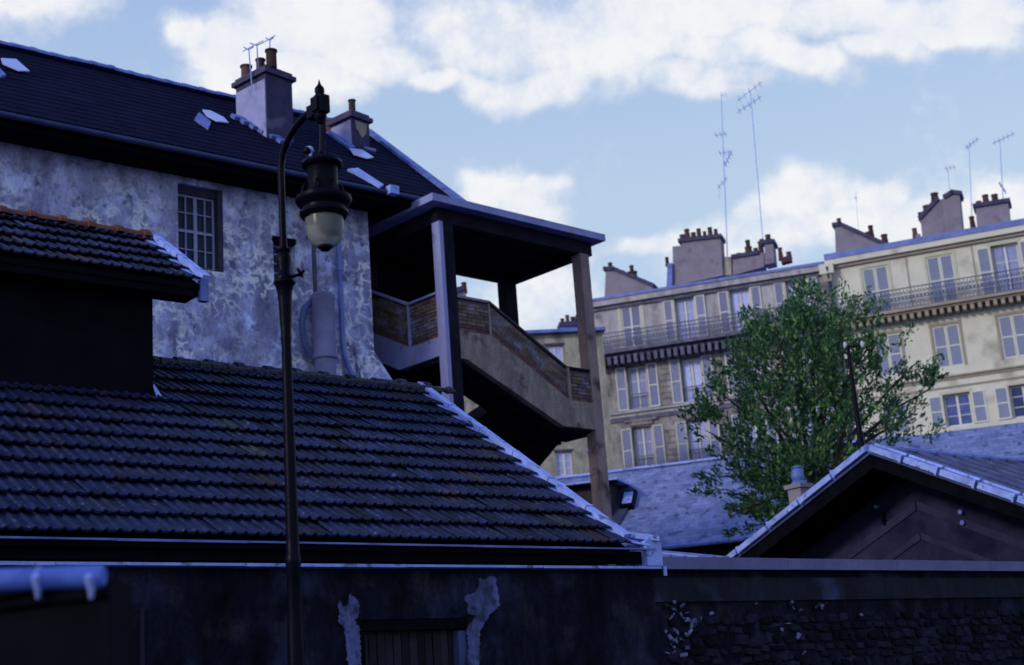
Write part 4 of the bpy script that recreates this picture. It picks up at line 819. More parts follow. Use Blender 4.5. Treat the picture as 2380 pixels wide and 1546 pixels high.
SH.part('roof_valley', MB().prism([wx + n42 * .03 + Vector((-.75, 0, 0)) + s42 * 1.0, wx + n42 * .03 + Vector((-.12, 0, 0)) + s42 * .9, wx + n42 * .03 + Vector((.25, 0, 0)) + s42 * .45, wx + n42 * .03 + Vector((-.25, 0, 0)) - s42 * 1.6, wx + n42 * .03 + Vector((-.8, 0, 0)) - s42 * 2.0], n42 * .05), mat('dark_slate_cheek', (.035, .04, .06), (.06, .065, .09), 4, .8), so_)  # dark slate-coloured sheet laid left of the skylight

# low zinc lean-to just over the garden wall
lq = [hit(A5, 1516, 1296, y=16.5), hit(A5, 1720, 1262, y=24)]
LT = Thing('lean_to', 'low battened zinc roof between the tiled house and the gabled barn', 'roof', A5, (lq[0].x, 16.5, 0))
y0_, y1_ = 16.6, 21.6; x0_, x1_ = 15.4, hit(A5, 1712, 1295, y=y0_).x; z0_ = hit(A5, 1600, 1300, y=y0_).z; z1_ = hit(A5, 1600, 1268, y=y1_).z
LT.part('wall', MB().box(x0_, x1_, y0_ + .1, y1_ - .1, 0, z0_ - .1), M['barnwall'])
lr = LT.part('roof', MB().prism([(x0_, y0_, z0_), (x0_, y1_, z1_), (x0_, y1_, z1_ - .08), (x0_, y0_, z0_ - .08)], (x1_ - x0_, 0, 0)), mat('dark_zinc_sheet', (.03, .04, .09), (.06, .07, .15), 3, .5))
for i in range(9):
    X = x0_ + .2 + i * (x1_ - x0_ - .4) / 8; LT.part('batten_roll', MB().bar((X, y0_ + .02, z0_ + .03), (X, y1_, z1_ + .03), .07, .06), M['zinc'] if i % 3 == 0 else M['zinc_dull'], lr)
LT.part('ridge_flashing', MB().box(x0_ - .3, x1_, y1_, y1_ + .08, z1_ - .12, z1_ + .05), M['black'], lr)

# ------------------------------------------------------------------ apartment buildings
def flat(T, x0, x1, y0, y1, z0, z1, m, name, parent=None, **k): return T.part(name, MB().box(x0, x1, y0, y1, z0, z1), m, parent, **k)
def shutter_mesh(w, h, mf, ms, panels=2):
    a = MB(); t = .065
    a.box(0, w, 0, .05, 0, t).box(0, w, 0, .05, h - t, h).box(0, t, 0, .05, t, h - t).box(w - t, w, 0, .05, t, h - t)
    if panels == 2: a.box(t, w - t, 0, .05, h * .5 - t / 2, h * .5 + t / 2)
    fr = a.mesh('shutter', mf)
    s = MB(); k = int(h / .07)
    for i in range(k):
        z = t + (h - 2 * t) * i / k; s.prism([(t, .012, z), (t, .04, z + .05), (t, .046, z + .045), (t, .018, z - .005)], (w - 2 * t, 0, 0))
    return fr, s.mesh('slats', ms)
def put_shutter(T, protos, x, y, z, parent=None, ang=0):
    rot = Matrix.Rotation(ang + R_(-.05, .05), 3, 'Z'); f = T.inst('shutter', protos[0], (x, y, z), rot, parent)
    s = bpy.data.objects.new('slats', protos[1]); COL.objects.link(s); s.parent = f; s.matrix_local = Matrix.Identity(4); s['kind'] = 'stuff'; return f
def win_open(T, x0, x1, z0, z1, y, mf=None, curtain=True, deep=.22, surround=None):
    f = window_unit(T, None, x0 + .02, x1 - .02, z0 + .02, z1 - .02, y + deep, 2, 3, mf or M['winframe'], M['glass_far'], thick=.07, curt=curtain)
    return f
def grid_wall(T, x0, x1, z0, z1, y, th, holes, m, name='wall'):
    """front wall with real openings: holes = (x0,x1,z0,z1)"""
    zsx = sorted({z0, z1} | {h[2] for h in holes} | {h[3] for h in holes}); mb = MB()
    for a, b in zip(zsx, zsx[1:]):
        hs = sorted([h for h in holes if h[2] <= a + 1e-6 and h[3] >= b - 1e-6]); x = x0
        for h in hs:
            if h[0] > x: mb.box(x, h[0], y, y + th, a, b)
            x = max(x, h[1])
        if x < x1: mb.box(x, x1, y, y + th, a, b)
    return T.part(name, mb, m)
def far_stack(T, az, outline, y, depth, m, capm=None, parent=None, pots=(), capline=None, shade=True):
    pts = [hit(az, *q, y=y) for q in outline]; o = T.part('chimney', MB().prism([(p.x, y, p.z) for p in pts], (0, depth, 0)), m, parent)
    if capline:
        cl = [hit(az, *q, y=y) for q in capline]; c = MB()
        for a, b in zip(cl, cl[1:]):
            d = (b - a).normalized() * .08; c.bar(Vector((a.x, y + depth / 2, a.z)) - d, Vector((b.x, y + depth / 2, b.z)) + d, depth + .25, .20)
        T.part('cap', c, capm or M['chim_dark'], o)
    for i, (px, pt, pb, r) in enumerate(pots):
        a, b = hit(az, px, pt, y=y + depth * .5), hit(az, px, pb, y=y + depth * .5); a.x = b.x
        T.part('chimney_pot', MB().tube([b - Vector((0, 0, .15)), b.lerp(a, .85), b.lerp(a, .86), a], [r * 1.15, r * .85, r * 1.05, r], 8), M['pot'], o)
    return o
def railing_panels(T, x0, x1, y, z0, z1, parent, step=.16, ornate=True):
    for k in range(int((x1 - x0) / 1.4) + 1):
        a, b = x0 + k * 1.4, min(x0 + (k + 1) * 1.4, x1)
        if b - a < .2: continue
        m = MB(); m.box(a, b, y, y + .04, z1 - .05, z1).box(a, b, y, y + .03, z0, z0 + .03).box(a, b, y, y + .02, z0 + .18, z0 + .2).box(a, b, y, y + .02, z1 - .22, z1 - .2)
        n = int((b - a) / step)
        for i in range(n + 1):
            X = a + (b - a) * i / n; m.box(X - .012, X + .012, y, y + .025, z0, z1 - .05)
            if ornate and i < n:
                Xc = X + (b - a) / n / 2
                m.obox((Xc, y + .012, (z0 + z1) / 2), (.05, 0, .0), (0, .008, 0), (0, 0, .10)); m.obox((Xc, y + .012, (z0 + z1) / 2 + .22), (.03, 0, .03), (0, .008, 0), (-.03, 0, .03)); m.obox((Xc, y + .012, (z0 + z1) / 2 - .22), (.03, 0, .03), (0, .008, 0), (-.03, 0, .03))
        T.part('railing', m, M['railing'], parent)
# --- B: grey block
YB = 70.0
hB = lambda px, py, y=YB: hit(AF, px, py, y=y)
xB0, xB1 = hB(1398, 700).x - .55, hB(1928, 640).x
ztop = 22.0
BB = Thing('grey_apartment_block', 'grey weathered apartment block with a dark balcony band and shuttered windows', 'apartment building', AF, (-12, YB, 0))
holes = []; info = []
def colx(px, py): return hB(px, py).x
r1 = (19.25, 21.45); r2 = (15.98, 18.25); r3 = (12.75, 15.05)
cw = [(1469, 760), (1594, 740), (1722, 715), (1853, 690)]
cx1 = [colx(*q) for q in cw]; hw = .50
for j, (za_, zb_) in enumerate((r1, r2, r3, (9.5, 11.8))):
    for i, X in enumerate(cx1):
        hh = hw
        holes.append((X - hh, X + hh, za_, zb_)); info.append((i, j))
grid_wall(BB, xB0, xB1, 19.05, ztop - .35, YB, .4, [h for h in holes if h[2] > 19], M['stone_grey'])
grid_wall(BB, xB0, xB1, 0, 18.72, YB, .4, [h for h in holes if h[2] < 19], M['stone_dirty'])
BB.part('side_wall', MB().box(xB0 + .01, xB0 + .4, YB + .41, YB + 11, 0, ztop - .4).box(xB1 - .4, xB1 - .01, YB + .41, YB + 11, 0, ztop - .4).box(xB0 + .41, xB1 - .41, YB + 10.6, YB + 11, 0, ztop - .4), M['stone_grey'])
BB.part('room_darkness', MB().box(xB0 + .41, xB1 - .41, YB + .9, YB + 1.0, 0, ztop - .5), M['soot']).name = 'room_dark_sheet'  # black sheet stands in for the darkness of the rooms
flat(BB, xB0 - .1, xB1, YB - .28, YB + .5, ztop - .349, ztop - .05, M['stone_grey'], 'cornice')
flat(BB, xB0 - .05, xB1, YB - .12, YB - .001, ztop - .55, ztop - .40, M['stone_trim'], 'cornice_moulding')
BB.part('roof', MB().prism([(xB0 - .1, YB - .3, ztop - .049), (xB0 - .1, YB + 3.6, ztop + 1.1), (xB0 - .1, YB + 9, ztop + 1.2), (xB0 - .1, YB + 11.2, ztop - .3), (xB0 - .1, YB - .3, ztop - .3)], (xB1 - xB0 + .1, 0, 0)) if False else MB().prism([(xB0 - .1, YB - .34, ztop - .049), (xB0 - .1, YB - .34, ztop + .10), (xB0 - .1, YB + 5, ztop + .35), (xB0 - .1, YB + 11, ztop + .1), (xB0 - .1, YB + 11, ztop - .049)], (xB1 - xB0 + .1, 0, 0)), M['slatezinc'])
flat(BB, xB0 - .15, xB1, YB - .85, YB - .001, 18.90, 19.04, M['stone_trim'], 'balcony')
flat(BB, xB0 - .1, xB1, YB - .45, YB - .002, 18.73, 18.899, M['stone_trim'], 'balcony_moulding')
brk = MB().box(-.09, .09, -.75, 0, -.42, 0).mesh('bracket', M['stone_trim'])
for i in range(34): BB.inst('bracket', brk, (xB0 + .15 + i * .35, YB - .003, 18.725))
railing_panels(BB, xB0 - .1, xB1, YB - .82, 19.05, 20.0, None)
flat(BB, xB0 - .05, xB1, YB - .10, YB - .001, 15.62, 15.80, M['stone_grey'], 'string_course'); flat(BB, xB0 - .05, xB1, YB - .22, YB - .001, 15.801, 15.9, M['stone_grey'], 'string_course'); flat(BB, xB0, xB1, YB - .08, YB - .001, 15.42, 15.60, M['stone_trim'], 'string_course')
shB1 = shutter_mesh(.52, 2.2, M['shutter_frame'], M['shutter']); shB2 = shutter_mesh(.54, 2.28, M['shutter_frame'], M['shutter'])
closed = {(0, 0)}
for (i, j), h in zip(info, holes):
    zz = h[2]; hz = h[3] - h[2]
    if j == 3: pr = shB2
    pr = shB1 if j == 0 else shB2
    if (i, j) in closed:
        f = flat(BB, h[0], h[1], YB + .12, YB + .16, zz, h[3], M['winframe'], 'window'); put_shutter(BB, pr, h[0] - .01, YB + .02, zz); put_shutter(BB, pr, h[1] - .51, YB + .02, zz)
    else:
        win_open(BB, h[0], h[1], zz, h[3], YB, curtain=True)
        put_shutter(BB, pr, h[0] - .60, YB - .065, zz); put_shutter(BB, pr, h[1] + .06, YB - .065, zz)
    if j == 0:
        BB.part('window_surround', MB().box(h[0] - .22, h[1] + .22, YB - .035, YB - .001, h[3] + .02, h[3] + .30).box(h[0] - .2, h[0] - .02, YB - .03, YB - .001, zz, h[3] + .019).box(h[1] + .02, h[1] + .2, YB - .03, YB - .001, zz, h[3] + .019), M['lintel'] if i != 9 else M['stone_grey'])
    else:
        BB.part('window_rail', MB().box(h[0], h[1], YB - .03, YB + .01, zz + .75, zz + .80), M['railing']); BB.part('window_rail', MB().box(h[0], h[1], YB - .02, YB + .0, zz + .15, zz + .18), M['railing'])
        rb = MB()
        for q in range(9): rb.box(h[0] + .06 + q * .11, h[0] + .08 + q * .11, YB - .018, YB - .002, zz + .18, zz + .749)
        BB.part('balusters', rb, M['railing'], stuff=True)
        BB.part('window_surround', MB().box(h[0] - .1, h[1] + .1, YB - .10, YB - .001, h[3] + .08, h[3] + .28).box(h[0] - .35, h[1] + .35, YB - .16, YB - .001, h[3] + .281, h[3] + .36), M['stone_dirty'])
        BB.part('sill', MB().box(h[0] - .12, h[1] + .12, YB - .2, YB - .001, zz - .12, zz - .002), M['stone_grey'])
# rusticated quoin blocks between the lower windows
qs = MB().box(0, .62, -.05, -.001, 0, .28).mesh('stone_block', M['stone_dirty'])
for j, (za_, zb_) in enumerate((r2, r3)):
    for i in range(len(cx1)):
        for k in range(7): BB.inst('stone_block', qs, (cx1[i] + 1.18 + (.04 if k % 2 else 0), YB, za_ + .02 + k * .315))
YC = YB + 1.6
far_stack(BB, AF, [(1405, 690), (1408, 627), (1428, 627), (1516, 664), (1520, 690)], YC, .8, M['chim'], capline=[(1406, 625), (1426, 625), (1517, 663)], pots=[(1419, 611, 625, .13), (1432, 624, 632, .13), (1446, 629, 638, .12), (1470, 617, 645, .12), (1471, 632, 650, .28), (1496, 650, 660, .12)])
far_stack(BB, AF, [(1549, 670), (1551, 613), (1562, 611), (1562, 670)], YC, .5, M['zinc_dull'], pots=[(1551, 598, 613, .10)])
far_stack(BB, AF, [(1565, 665), (1563, 573), (1584, 571), (1584, 562), (1674, 549), (1680, 640)], YC + .2, 1.0, M['chim'], capline=[(1580, 560), (1674, 549)], capm=M['chim_dark'],
          pots=[(1586, 546, 556, .15), (1598, 533, 553, .15), (1612, 541, 551, .15), (1625, 532, 549, .13), (1638, 538, 547, .10), (1651, 529, 545, .13), (1664, 533, 544, .11)])
far_stack(BB, AF, [(1680, 640), (1680, 597), (1700, 597), (1700, 640)], YC + .4, .6, M['yellow_small'])
far_stack(BB, AF, [(1703, 640), (1703, 598), (1760, 589), (1776, 587), (1776, 620)], YC + .4, .9, M['chim'], capline=[(1703, 597), (1760, 588)], pots=[(1718, 589, 596, .15), (1741, 558, 590, .13), (1741, 574, 592, .2), (1757, 577, 588, .13), (1769, 561, 586, .13)])
far_stack(BB, AF, [(1778, 615), (1777, 565), (1796, 563), (1800, 610)], YC + .1, 1.0, M['chim'], capline=[(1775, 563), (1797, 561)], pots=[(1786, 546, 561, .15), (1771, 556, 566, .12)])
far_stack(BB, AF, [(1816, 612), (1815, 598), (1838, 594), (1839, 606)], YC, .5, M['pot'], pots=[(1815, 576, 599, .12), (1834, 586, 596, .14)])
# --- C: yellow block
AC = 111.5
YY = hit(AC, *(lambda p: (1930, 650))(0), y=None, x=None, z=None, pl=(0, 1, 0, 0)) if False else None
# plane of C passes through B's right-hand end
uB, vB = axes(AF); cw_ = uB * (xB1 + .02) + vB * (YB - .25); uC, vC = axes(AC); YCc = cw_.dot(vC); xC0 = cw_.dot(uC)
hC = lambda px, py, y=None: hit(AC, px, py, y=YCc if y is None else y)
zC = hC(2150, 567).z
print('C cornice z', [round(hC(*q).z, 2) for q in ((1945, 606), (2150, 561), (2378, 512))], 'balc', [round(hC(*q).z, 2) for q in ((2100, 722), (2378, 672))], 'B cornice', [round(hB(*q).z, 2) for q in ((1400, 690), (1900, 600))])
CC = Thing('yellow_apartment_block', 'pale ochre apartment block with cream shutters and an ornate iron balcony, far right', 'apartment building', AC, (xC0 + 4, YCc, 0))
xC1 = xC0 + 13.5
cs = []
def colc(px, py): return hC(px, py).x
zb1 = hC(2200, 712).z                        # balcony floor
cz = zC
def rng(px, p1, p0): return hC(px, p0).z, hC(px, p1).z
cols_ = [colc(2036, 650), colc(2185, 615), colc(2338, 600)]; cols_.append(cols_[-1] + (cols_[2] - cols_[1]))
lo = [colc(2063, 800), colc(2203, 800), colc(2358, 780)]; lo.append(lo[-1] + lo[2] - lo[1])
lo3 = [colc(2080, 960), colc(2227, 950), colc(2382, 930)]; lo3.append(lo3[-1] + lo3[2] - lo3[1])
C1 = (zb1 + .1, rng(2183, 594, 700)[1]); C2 = rng(2203, 755, 854); C3 = rng(2227, 914, 990)
print('C rows', C1, C2, C3, 'cols', cols_, lo, lo3)
hC_ = []; inf = []
for j, (cl, (za_, zb_)) in enumerate(((cols_, C1), (lo, C2), (lo3, C3))):
    for i, X in enumerate(cl): hC_.append((X - .62, X + .62, za_, zb_)); inf.append((i, j))
grid_wall(CC, xC0, xC1, 0, cz - .3, YCc, .4, hC_, M['yellow'])
CC.part('side_wall', MB().box(xC0 + .01, xC0 + .4, YCc + .41, YCc + 11, 0, cz - .3).box(xC1 - .4, xC1 - .01, YCc + .41, YCc + 11, 0, cz - .3).box(xC0 + .41, xC1 - .41, YCc + 10.6, YCc + 11, 0, cz - .3), M['yellow'])
CC.part('room_dark_sheet', MB().box(xC0 + .41, xC1 - .41, YCc + .9, YCc + 1, 0, cz - .4), M['soot'])  # black sheet painting the unlit rooms of this block
flat(CC, xC0 - .12, xC1, YCc - .32, YCc + .4, cz - .299, cz - .02, M['yellow'], 'cornice'); flat(CC, xC0 - .05, xC1, YCc - .16, YCc - .001, cz - .45, cz - .30, M['yellow_trim'], 'cornice_moulding')
flat(CC, xC0 - .4, xC0 + .3, YCc - .5, YCc - .33, cz - .75, cz - .25, M['yellow'], 'corner_console'); flat(CC, xC0 - .3, xC0 + .15, YCc - .45, YCc - .32, cz - 1.15, cz - .751, M['yellow_trim'], 'corner_console')
CC.part('roof', MB().prism([(xC0 - .1, YCc - .36, cz - .019), (xC0 - .1, YCc - .36, cz + .28), (xC0 - .1, YCc + 5, cz + .6), (xC0 - .1, YCc + 11, cz + .1), (xC0 - .1, YCc + 11, cz - .019)], (xC1 - xC0 + .1, 0, 0)), M['slatezinc'])
CC.part('downpipe', MB().tube([(xC0 + .0, YCc - .45, cz - .4), (xC0 + .02, YCc - .35, cz - 1.2), (xC0 + .05, YCc - .12, cz - 2.4), (xC0 + .05, YCc - .12, 0)], .09, 8), mat('dark_blue_downpipe', (.03, .035, .08), rough=.6))
flat(CC, xC0 - .05, xC1, YCc - .85, YCc - .001, zb1 - .10, zb1 + .04, M['yellow_trim'], 'balcony'); flat(CC, xC0, xC1, YCc - .70, YCc - .001, zb1 - .20, zb1 - .101, M['yellow_trim'], 'balcony_moulding')
brk2 = MB().box(-.085, .085, -.66, 0, -.26, 0).mesh('bracket', M['yellow_trim'])
for i in range(38): CC.inst('bracket', brk2, (xC0 + .2 + i * .35, YCc - .003, zb1 - .205))
railing_panels(CC, xC0, xC1, YCc - .82, zb1 + .05, zb1 + 1.05, None)
flat(CC, xC0, xC1, YCc - .06, YCc - .001, C2[0] - .62, C2[0] - .50, M['yellow_trim'], 'string_course'); flat(CC, xC0, xC1, YCc - .14, YCc - .001, C2[0] - .50, C2[0] - .42, M['yellow_trim'], 'string_course'); flat(CC, xC0, xC1, YCc - .05, YCc - .001, C2[0] - 1.0, C2[0] - .92, M['yellow_trim'], 'string_course')
sh1 = shutter_mesh(.60, C1[1] - C1[0] - .02, M['shutter_frame_y'], M['shutter_y']); sh2 = shutter_mesh(.60, C2[1] - C2[0] - .02, M['shutter_frame_y'], M['shutter_y']); sh3 = shutter_mesh(.60, C3[1] - C3[0] - .02, M['shutter_frame_y'], M['shutter_y'])
opn = {(2, 0), (3, 0), (1, 2), (2, 2), (3, 2)}
for (i, j), h in zip(inf, hC_):
    pr = (sh1, sh2, sh3)[j]
    if (i, j) in opn:
        win_open(CC, h[0], h[1], h[2], h[3], YCc, curtain=(j == 0)); put_shutter(CC, pr, h[0] - .66, YCc - .065, h[2] + .01); put_shutter(CC, pr, h[1] + .06, YCc - .065, h[2] + .01)
    else:
        flat(CC, h[0], h[1], YCc + .12, YCc + .16, h[2], h[3], M['winframe'], 'window'); put_shutter(CC, pr, h[0] + .01, YCc + .02, h[2] + .01); put_shutter(CC, pr, h[1] - .61, YCc + .02, h[2] + .01)
    CC.part('window_surround', MB().box(h[0] - .14, h[1] + .14, YCc - .04, YCc - .001, h[3] + .01, h[3] + .15).box(h[0] - .13, h[0] - .01, YCc - .035, YCc - .001, h[2], h[3] + .009).box(h[1] + .01, h[1] + .13, YCc - .035, YCc - .001, h[2], h[3] + .009), M['lintel'] if j != 1 else M['yellow_trim'])
for i in range(4):
    X = cols_[i] + (cols_[1] - cols_[0]) / 2
    flat(CC, X - .03, X + .03, YCc - .03, YCc - .001, zb1 + .05, cz - .46, M['yellow_trim'], 'pilaster_strip')
    for dx_ in (-.75, .75):
        pass
cs = MB()
YD = YCc + 1.6
far_stack(CC, AC, [(1943, 605), (1940, 524), (1952, 524), (2058, 570), (2066, 585)], YD, .9, M['chim'], capline=[(1938, 523), (1952, 521), (2057, 568)], pots=[(1951, 508, 522, .12), (2027, 524, 556, .13), (2020, 540, 553, .2), (2058, 545, 570, .17)])
far_stack(CC, AC, [(2128, 570), (2128, 545), (2138, 543), (2142, 570)], YD, .5, M['chim'], pots=[(2127, 531, 546, .13)])
far_stack(CC, AC, [(2145, 565), (2139, 507), (2178, 466), (2192, 462), (2200, 548)], YD + .2, .9, M['chim'], capline=[(2139, 505), (2178, 463)], pots=[(2140, 494, 506, .12), (2155, 478, 492, .2), (2174, 449, 468, .2)])
far_stack(CC, AC, [(2200, 552), (2190, 462), (2212, 452), (2230, 453), (2238, 540)], YD, 1.0, M['chim'], capline=[(2196, 457), (2213, 447), (2231, 449)])
far_stack(CC, AC, [(2272, 540), (2267, 482), (2343, 468), (2348, 520)], YD, 1.0, M['chim'], capline=[(2265, 479), (2344, 466)], pots=[(2276, 468, 480, .14), (2293, 453, 476, .16), (2314, 452, 472, .17), (2262, 503, 530, .13)])
# --- A: small yellow house seen under the stairs
AA = 84; YA = 57.0
hA = lambda px, py: hit(AA, px, py, y=YA)
a0, a1 = hA(1040, 785), hA(1399, 765); za_top = hA(1290, 770).z
A_ = Thing('yellow_rendered_house', 'small yellowed house seen through the stair tower, with blue shutters', 'house', AA, (a0.x + 3, YA, 0))
wins_ = [(hA(1262, 0).x, hA(1310, 0).x, hA(1285, 850).z, hA(1285, 803).z), (hA(1296, 0).x, hA(1336, 0).x, hA(1315, 1108).z, hA(1315, 1050).z)]
ws = []
for (qa, qb, pt, pb) in ((1270, 1312, 803, 875), (1292, 1332, 1050, 1108), (1160, 1200, 960, 1010)):
    l, r = hA(qa, (pt + pb) / 2), hA(qb, (pt + pb) / 2); m_ = (qa + qb) / 2; ws.append((l.x, r.x, hA(m_, pb).z, hA(m_, pt).z))
grid_wall(A_, a0.x, a1.x, 0, za_top - .12, YA, .4, ws, M['yellow_small'])
A_.part('side_wall', MB().box(a0.x + .01, a0.x + .4, YA + .41, YA + 8, 0, za_top - .13).box(a1.x - .4, a1.x - .01, YA + .41, YA + 8, 0, za_top - .13).box(a0.x + .41, a1.x - .41, YA + .9, YA + 1, 0, za_top - .2), M['yellow_small'])
A_.part('roof', MB().prism([(a0.x - .1, YA - .3, za_top - .11), (a0.x - .1, YA - .3, za_top + .02), (a0.x - .1, YA + 4, za_top + .45), (a0.x - .1, YA + 8, za_top), (a0.x - .1, YA + 8, za_top - .11)], (a1.x - a0.x + .2, 0, 0)), M['slatezinc'])
for h in ws:
    win_open(A_, h[0], h[1], h[2], h[3], YA, curtain=True, deep=.1)
    A_.part('lintel', MB().box(h[0] - .05, h[1] + .05, YA - .02, YA - .001, h[3] + .0, h[3] + .10), M['chim_dark'])
A_.part('wall_lamp', MB().lathe(hA(1369, 1050) + Vector((0, -.12, -.1)), [(.05, 0), (.13, .08), (.12, .2), (.03, .26)], 10), M['slatezinc'])
far_stack(A_, AA, [(1303, 785), (1303, 756), (1341, 754), (1341, 785)], YA + .8, .6, M['zinc'], pots=[(1308, 741, 757, .09), (1320, 733, 756, .09), (1332, 737, 755, .1)], capline=[(1304, 755), (1340, 753)])
far_stack(A_, AA, [(1344, 785), (1345, 737), (1362, 735), (1364, 785)], YA + 1, .6, M['zinc'], pots=[(1352, 719, 735, .1)], capline=[(1344, 735), (1363, 734)])
far_stack(A_, AA, [(1052, 800), (1052, 678), (1068, 672), (1078, 672), (1092, 710), (1092, 800)], YA + 1.2, .6, M['chim'], capline=[(1052, 677), (1072, 672)], pots=[(1079, 657, 674, .12)])

# ------------------------------------------------------------------ television aerials
def aerial(label, az, y, base, top, arms, r=.035, group='television aerials on the roofs', m=None):
    b = hit(az, *base, y=y); t = hit(az, *top, y=y)
    A = Thing('television_aerial', label, 'aerial', az, (b.x, y, b.z), group); m = m or M['ant']
    A.part('mast', MB().tube([b - Vector((0, 0, .3)), t], [r * .6, r * .4], 6), m)
    for (c, d_, rr, elems) in arms:
        p, q = hit(az, *c, y=y), hit(az, *d_, y=y)
        dy = .5 * (q - p).length; q2 = Vector((q.x, y, q.z)); rr *= .6; k = MB().tube([p, q2], rr, 5)
        for e in range(elems):
            s = p.lerp(q2, (e + .5) / elems); k.tube([s + Vector((0, -.45, 0)), s + Vector((0, .45, 0))], rr * .6, 4)
            k.tube([s + Vector((0, 0, -.12)), s + Vector((0, 0, .12))], rr * .5, 4)
        A.part('antenna_array', k, m)
    return A
aerial('tallest television aerial with several arrays, behind the chimney row of the grey block', AF, YB + 3, (1690, 600), (1676, 215), [((1660, 315), (1690, 311), .03, 3), ((1670, 357), (1698, 353), .03, 3), ((1684, 385), (1701, 352), .04, 4), ((1668, 438), (1690, 412), .03, 3), ((1676, 222), (1690, 219), .02, 2), ((1672, 440), (1672, 462), .02, 0)], .05)
aerial('slender television aerial with two slanting arrays, right of the tallest one', AF, YB + 3, (1774, 575), (1744, 212), [((1713, 235), (1772, 190), .03, 5), ((1713, 262), (1770, 224), .035, 5)], .045)
aerial('thin television aerial left of the slanted chimney of the yellow block', AC, YCc + 3, (1996, 560), (1989, 445), [((1985, 462), (1993, 460), .02, 1)], .02)
aerial('short television aerial on top of the dark double chimney of the yellow block', AC, YCc + 2.4, (2207, 452), (2203, 392), [((2195, 392), (2222, 388), .025, 3)], .03)
aerial('television aerial between the two right-hand chimneys of the yellow block', AC, YCc + 3, (2258, 530), (2252, 332), [((2244, 345), (2274, 322), .035, 4)], .035)
aerial('rightmost television aerial with a long array, on the last chimney', AC, YCc + 2.1, (2330, 466), (2324, 328), [((2307, 334), (2358, 310), .035, 5), ((2322, 425), (2338, 448), .06, 3)], .04)
YQ = cc.y + .3
def small_aerial(label, base, top, w_, m=None):
    b, t = hit(A5, *base, y=YQ), hit(A5, *top, y=YQ); A = Thing('television_aerial', label, 'aerial', A5, (b.x, YQ, b.z), 'small aerials on the plaster house stack')
    A.part('mast', MB().tube([b - Vector((0, 0, .4)), t], .014, 6), M['ant']); k = MB()
    for s in (-1, 1): k.tube([t + Vector((0, 0, -.04)), t + Vector((s * w_ * .8, -s * w_ * .6, .03))], .012, 5)
    k.tube([t + Vector((-w_ * .3, .2, 0)), t + Vector((w_ * .3, -.2, 0))], .010, 5); A.part('antenna_array', k, M['ant'])
small_aerial('faint leftmost aerial behind the big plaster chimney', (585, 165), (578, 112), .11)
small_aerial('middle aerial above the short pot of the big plaster chimney', (600, 140), (597, 102), .15)
small_aerial('small aerial directly over the tallest pot of the big plaster chimney', (627, 125), (627, 90), .09)

# ------------------------------------------------------------------ tree
TD = 34.0
def tp(px, py, dy=0): return hit(90, px, py, y=TD + dy)
tb = tp(1905, 1260); base = Vector((tb.x, TD, 0))
TR = Thing('broadleaf_tree', 'bushy green broadleaf tree in spring leaf in front of the apartment blocks', 'tree', 90, base)
rt = random.Random(11)
TR.part('trunk', MB().tube([base, base + Vector((.05, 0, 2)), tb + Vector((0, 0, .0)), tp(1900, 1170)], [.24, .19, .16, .13], 12), M['bark'])
tips = [(1885, 700), (1800, 740), (1960, 720), (1720, 810), (2030, 790), (1660, 900), (1640, 1000), (2120, 850), (2170, 900), (2090, 980), (1660, 1110), (1700, 1200), (1850, 800), (1920, 850), (1770, 960), (2010, 900), (1820, 1050), (1960, 1000), (1740, 1080)]
for i, q in enumerate(tips):
    e = tp(*q, dy=rt.uniform(-1.6, 1.6)); s = tp(1900 + rt.uniform(-12, 12), 1200 - rt.uniform(0, 90)); m1_ = s.lerp(e, .35) + Vector((0, 0, .35)) + Vector((rt.uniform(-.15, .15), 0, 0)); m2_ = s.lerp(e, .7) + Vector((rt.uniform(-.15, .15), 0, .22))
    k = MB().tube([s, m1_, m2_, e], [.075, .052, .032, .010], 7)
    for j in range(4):
        f = m1_.lerp(e, rt.uniform(.1, .9)); k.tube([f, f + Vector((rt.uniform(-.5, .5), rt.uniform(-.5, .5), rt.uniform(.1, .6)))], [.016, .005], 5)
    TR.part('limb', k, M['bark'])
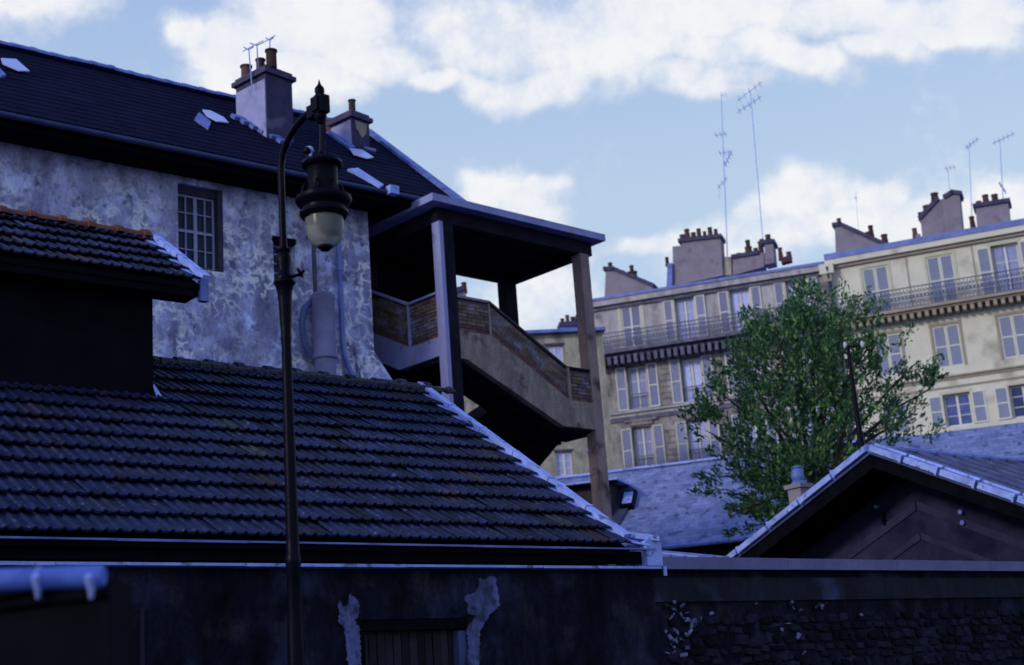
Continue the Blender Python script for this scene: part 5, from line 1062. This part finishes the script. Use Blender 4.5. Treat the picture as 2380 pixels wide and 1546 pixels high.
hull = [(1890, 715, 60), (1840, 735, 60), (1945, 745, 60), (1790, 760, 70), (1990, 760, 60), (1750, 810, 70), (2030, 820, 60), (1860, 800, 90), (1940, 820, 90), (1700, 870, 70), (2080, 850, 60), (1800, 880, 100), (1900, 900, 100), (2000, 900, 90), (2130, 870, 50), (1660, 920, 55), (1640, 975, 45), (1720, 960, 80), (2090, 930, 60), (2060, 960, 50), (1850, 980, 110), (1950, 970, 80), (1690, 1010, 60), (1780, 1050, 90), (1880, 1070, 90), (1730, 1090, 70), (1670, 1105, 45), (1645, 1135, 30), (1760, 1150, 80), (1850, 1140, 80), (1700, 1190, 60), (1740, 1215, 50), (1790, 1220, 50), (2150, 1005, 40), (2100, 1020, 40), (2040, 1010, 50), (1950, 1060, 60), (2160, 850, 28), (1885, 690, 25), (1865, 1200, 60), (1960, 1110, 60), (1625, 950, 20), (1990, 720, 30), (1930, 700, 24)]
lv = MB(); ppm = FPX / TD
def leaf(c, s, ax):
    a = (ax + Vector((rt.gauss(0, .55), rt.gauss(0, .55), rt.gauss(0, .5)))).normalized(); b = a.cross(Vector((rt.gauss(0, 1), rt.gauss(0, 1), rt.gauss(0, 1)))).normalized()
    lv.add([c - a * s, c - b * s * .42, c + a * s, c + b * s * .42], [(0, 1, 2, 3)])
root_ = tp(1900, 1190)
for (px, py, r) in hull:
    R = r / ppm; depth = 1.9 * sqrt(max(.08, 1 - ((px - 1890) / 300) ** 2 - ((py - 960) / 300) ** 2))
    nclump = max(3, int(R * R * depth * 33 * rt.uniform(.35, 1.15) * (.55 if px > 1985 else 1) * (.6 if py > 1010 and px < 1760 else 1)))
    for _ in range(nclump):
        d = Vector((rt.gauss(0, 1), rt.gauss(0, 1), rt.gauss(0, 1))).normalized() * R * (rt.random() ** .45)
        c0 = tp(px, py) + Vector((d.x, rt.uniform(-depth, depth), d.z * .95))
        ax = ((c0 - root_).normalized() + Vector((rt.uniform(-.45, .45), rt.uniform(-.4, .4), rt.uniform(-.1, .6)))).normalized(); ln = rt.uniform(.30, .75); bend = Vector((rt.uniform(-.12, .12), rt.uniform(-.12, .12), rt.uniform(-.1, .05)))
        big = rt.uniform(.8, 1.25)
        for _k in range(rt.randint(34, 60)):
            t = rt.random(); wv_ = .035 + .075 * sin(pi * min(1, t * 1.05)); p = c0 + ax * ln * (t - .5) + bend * (t * t) + Vector((rt.gauss(0, wv_), rt.gauss(0, wv_), rt.gauss(0, wv_ * .8))); leaf(p, rt.uniform(.045, .085) * big, ax)
TR.part('crown', lv, M['leaf'], stuff=True)
print('leaves', len(lv.f), 'objects', len(bpy.data.objects))
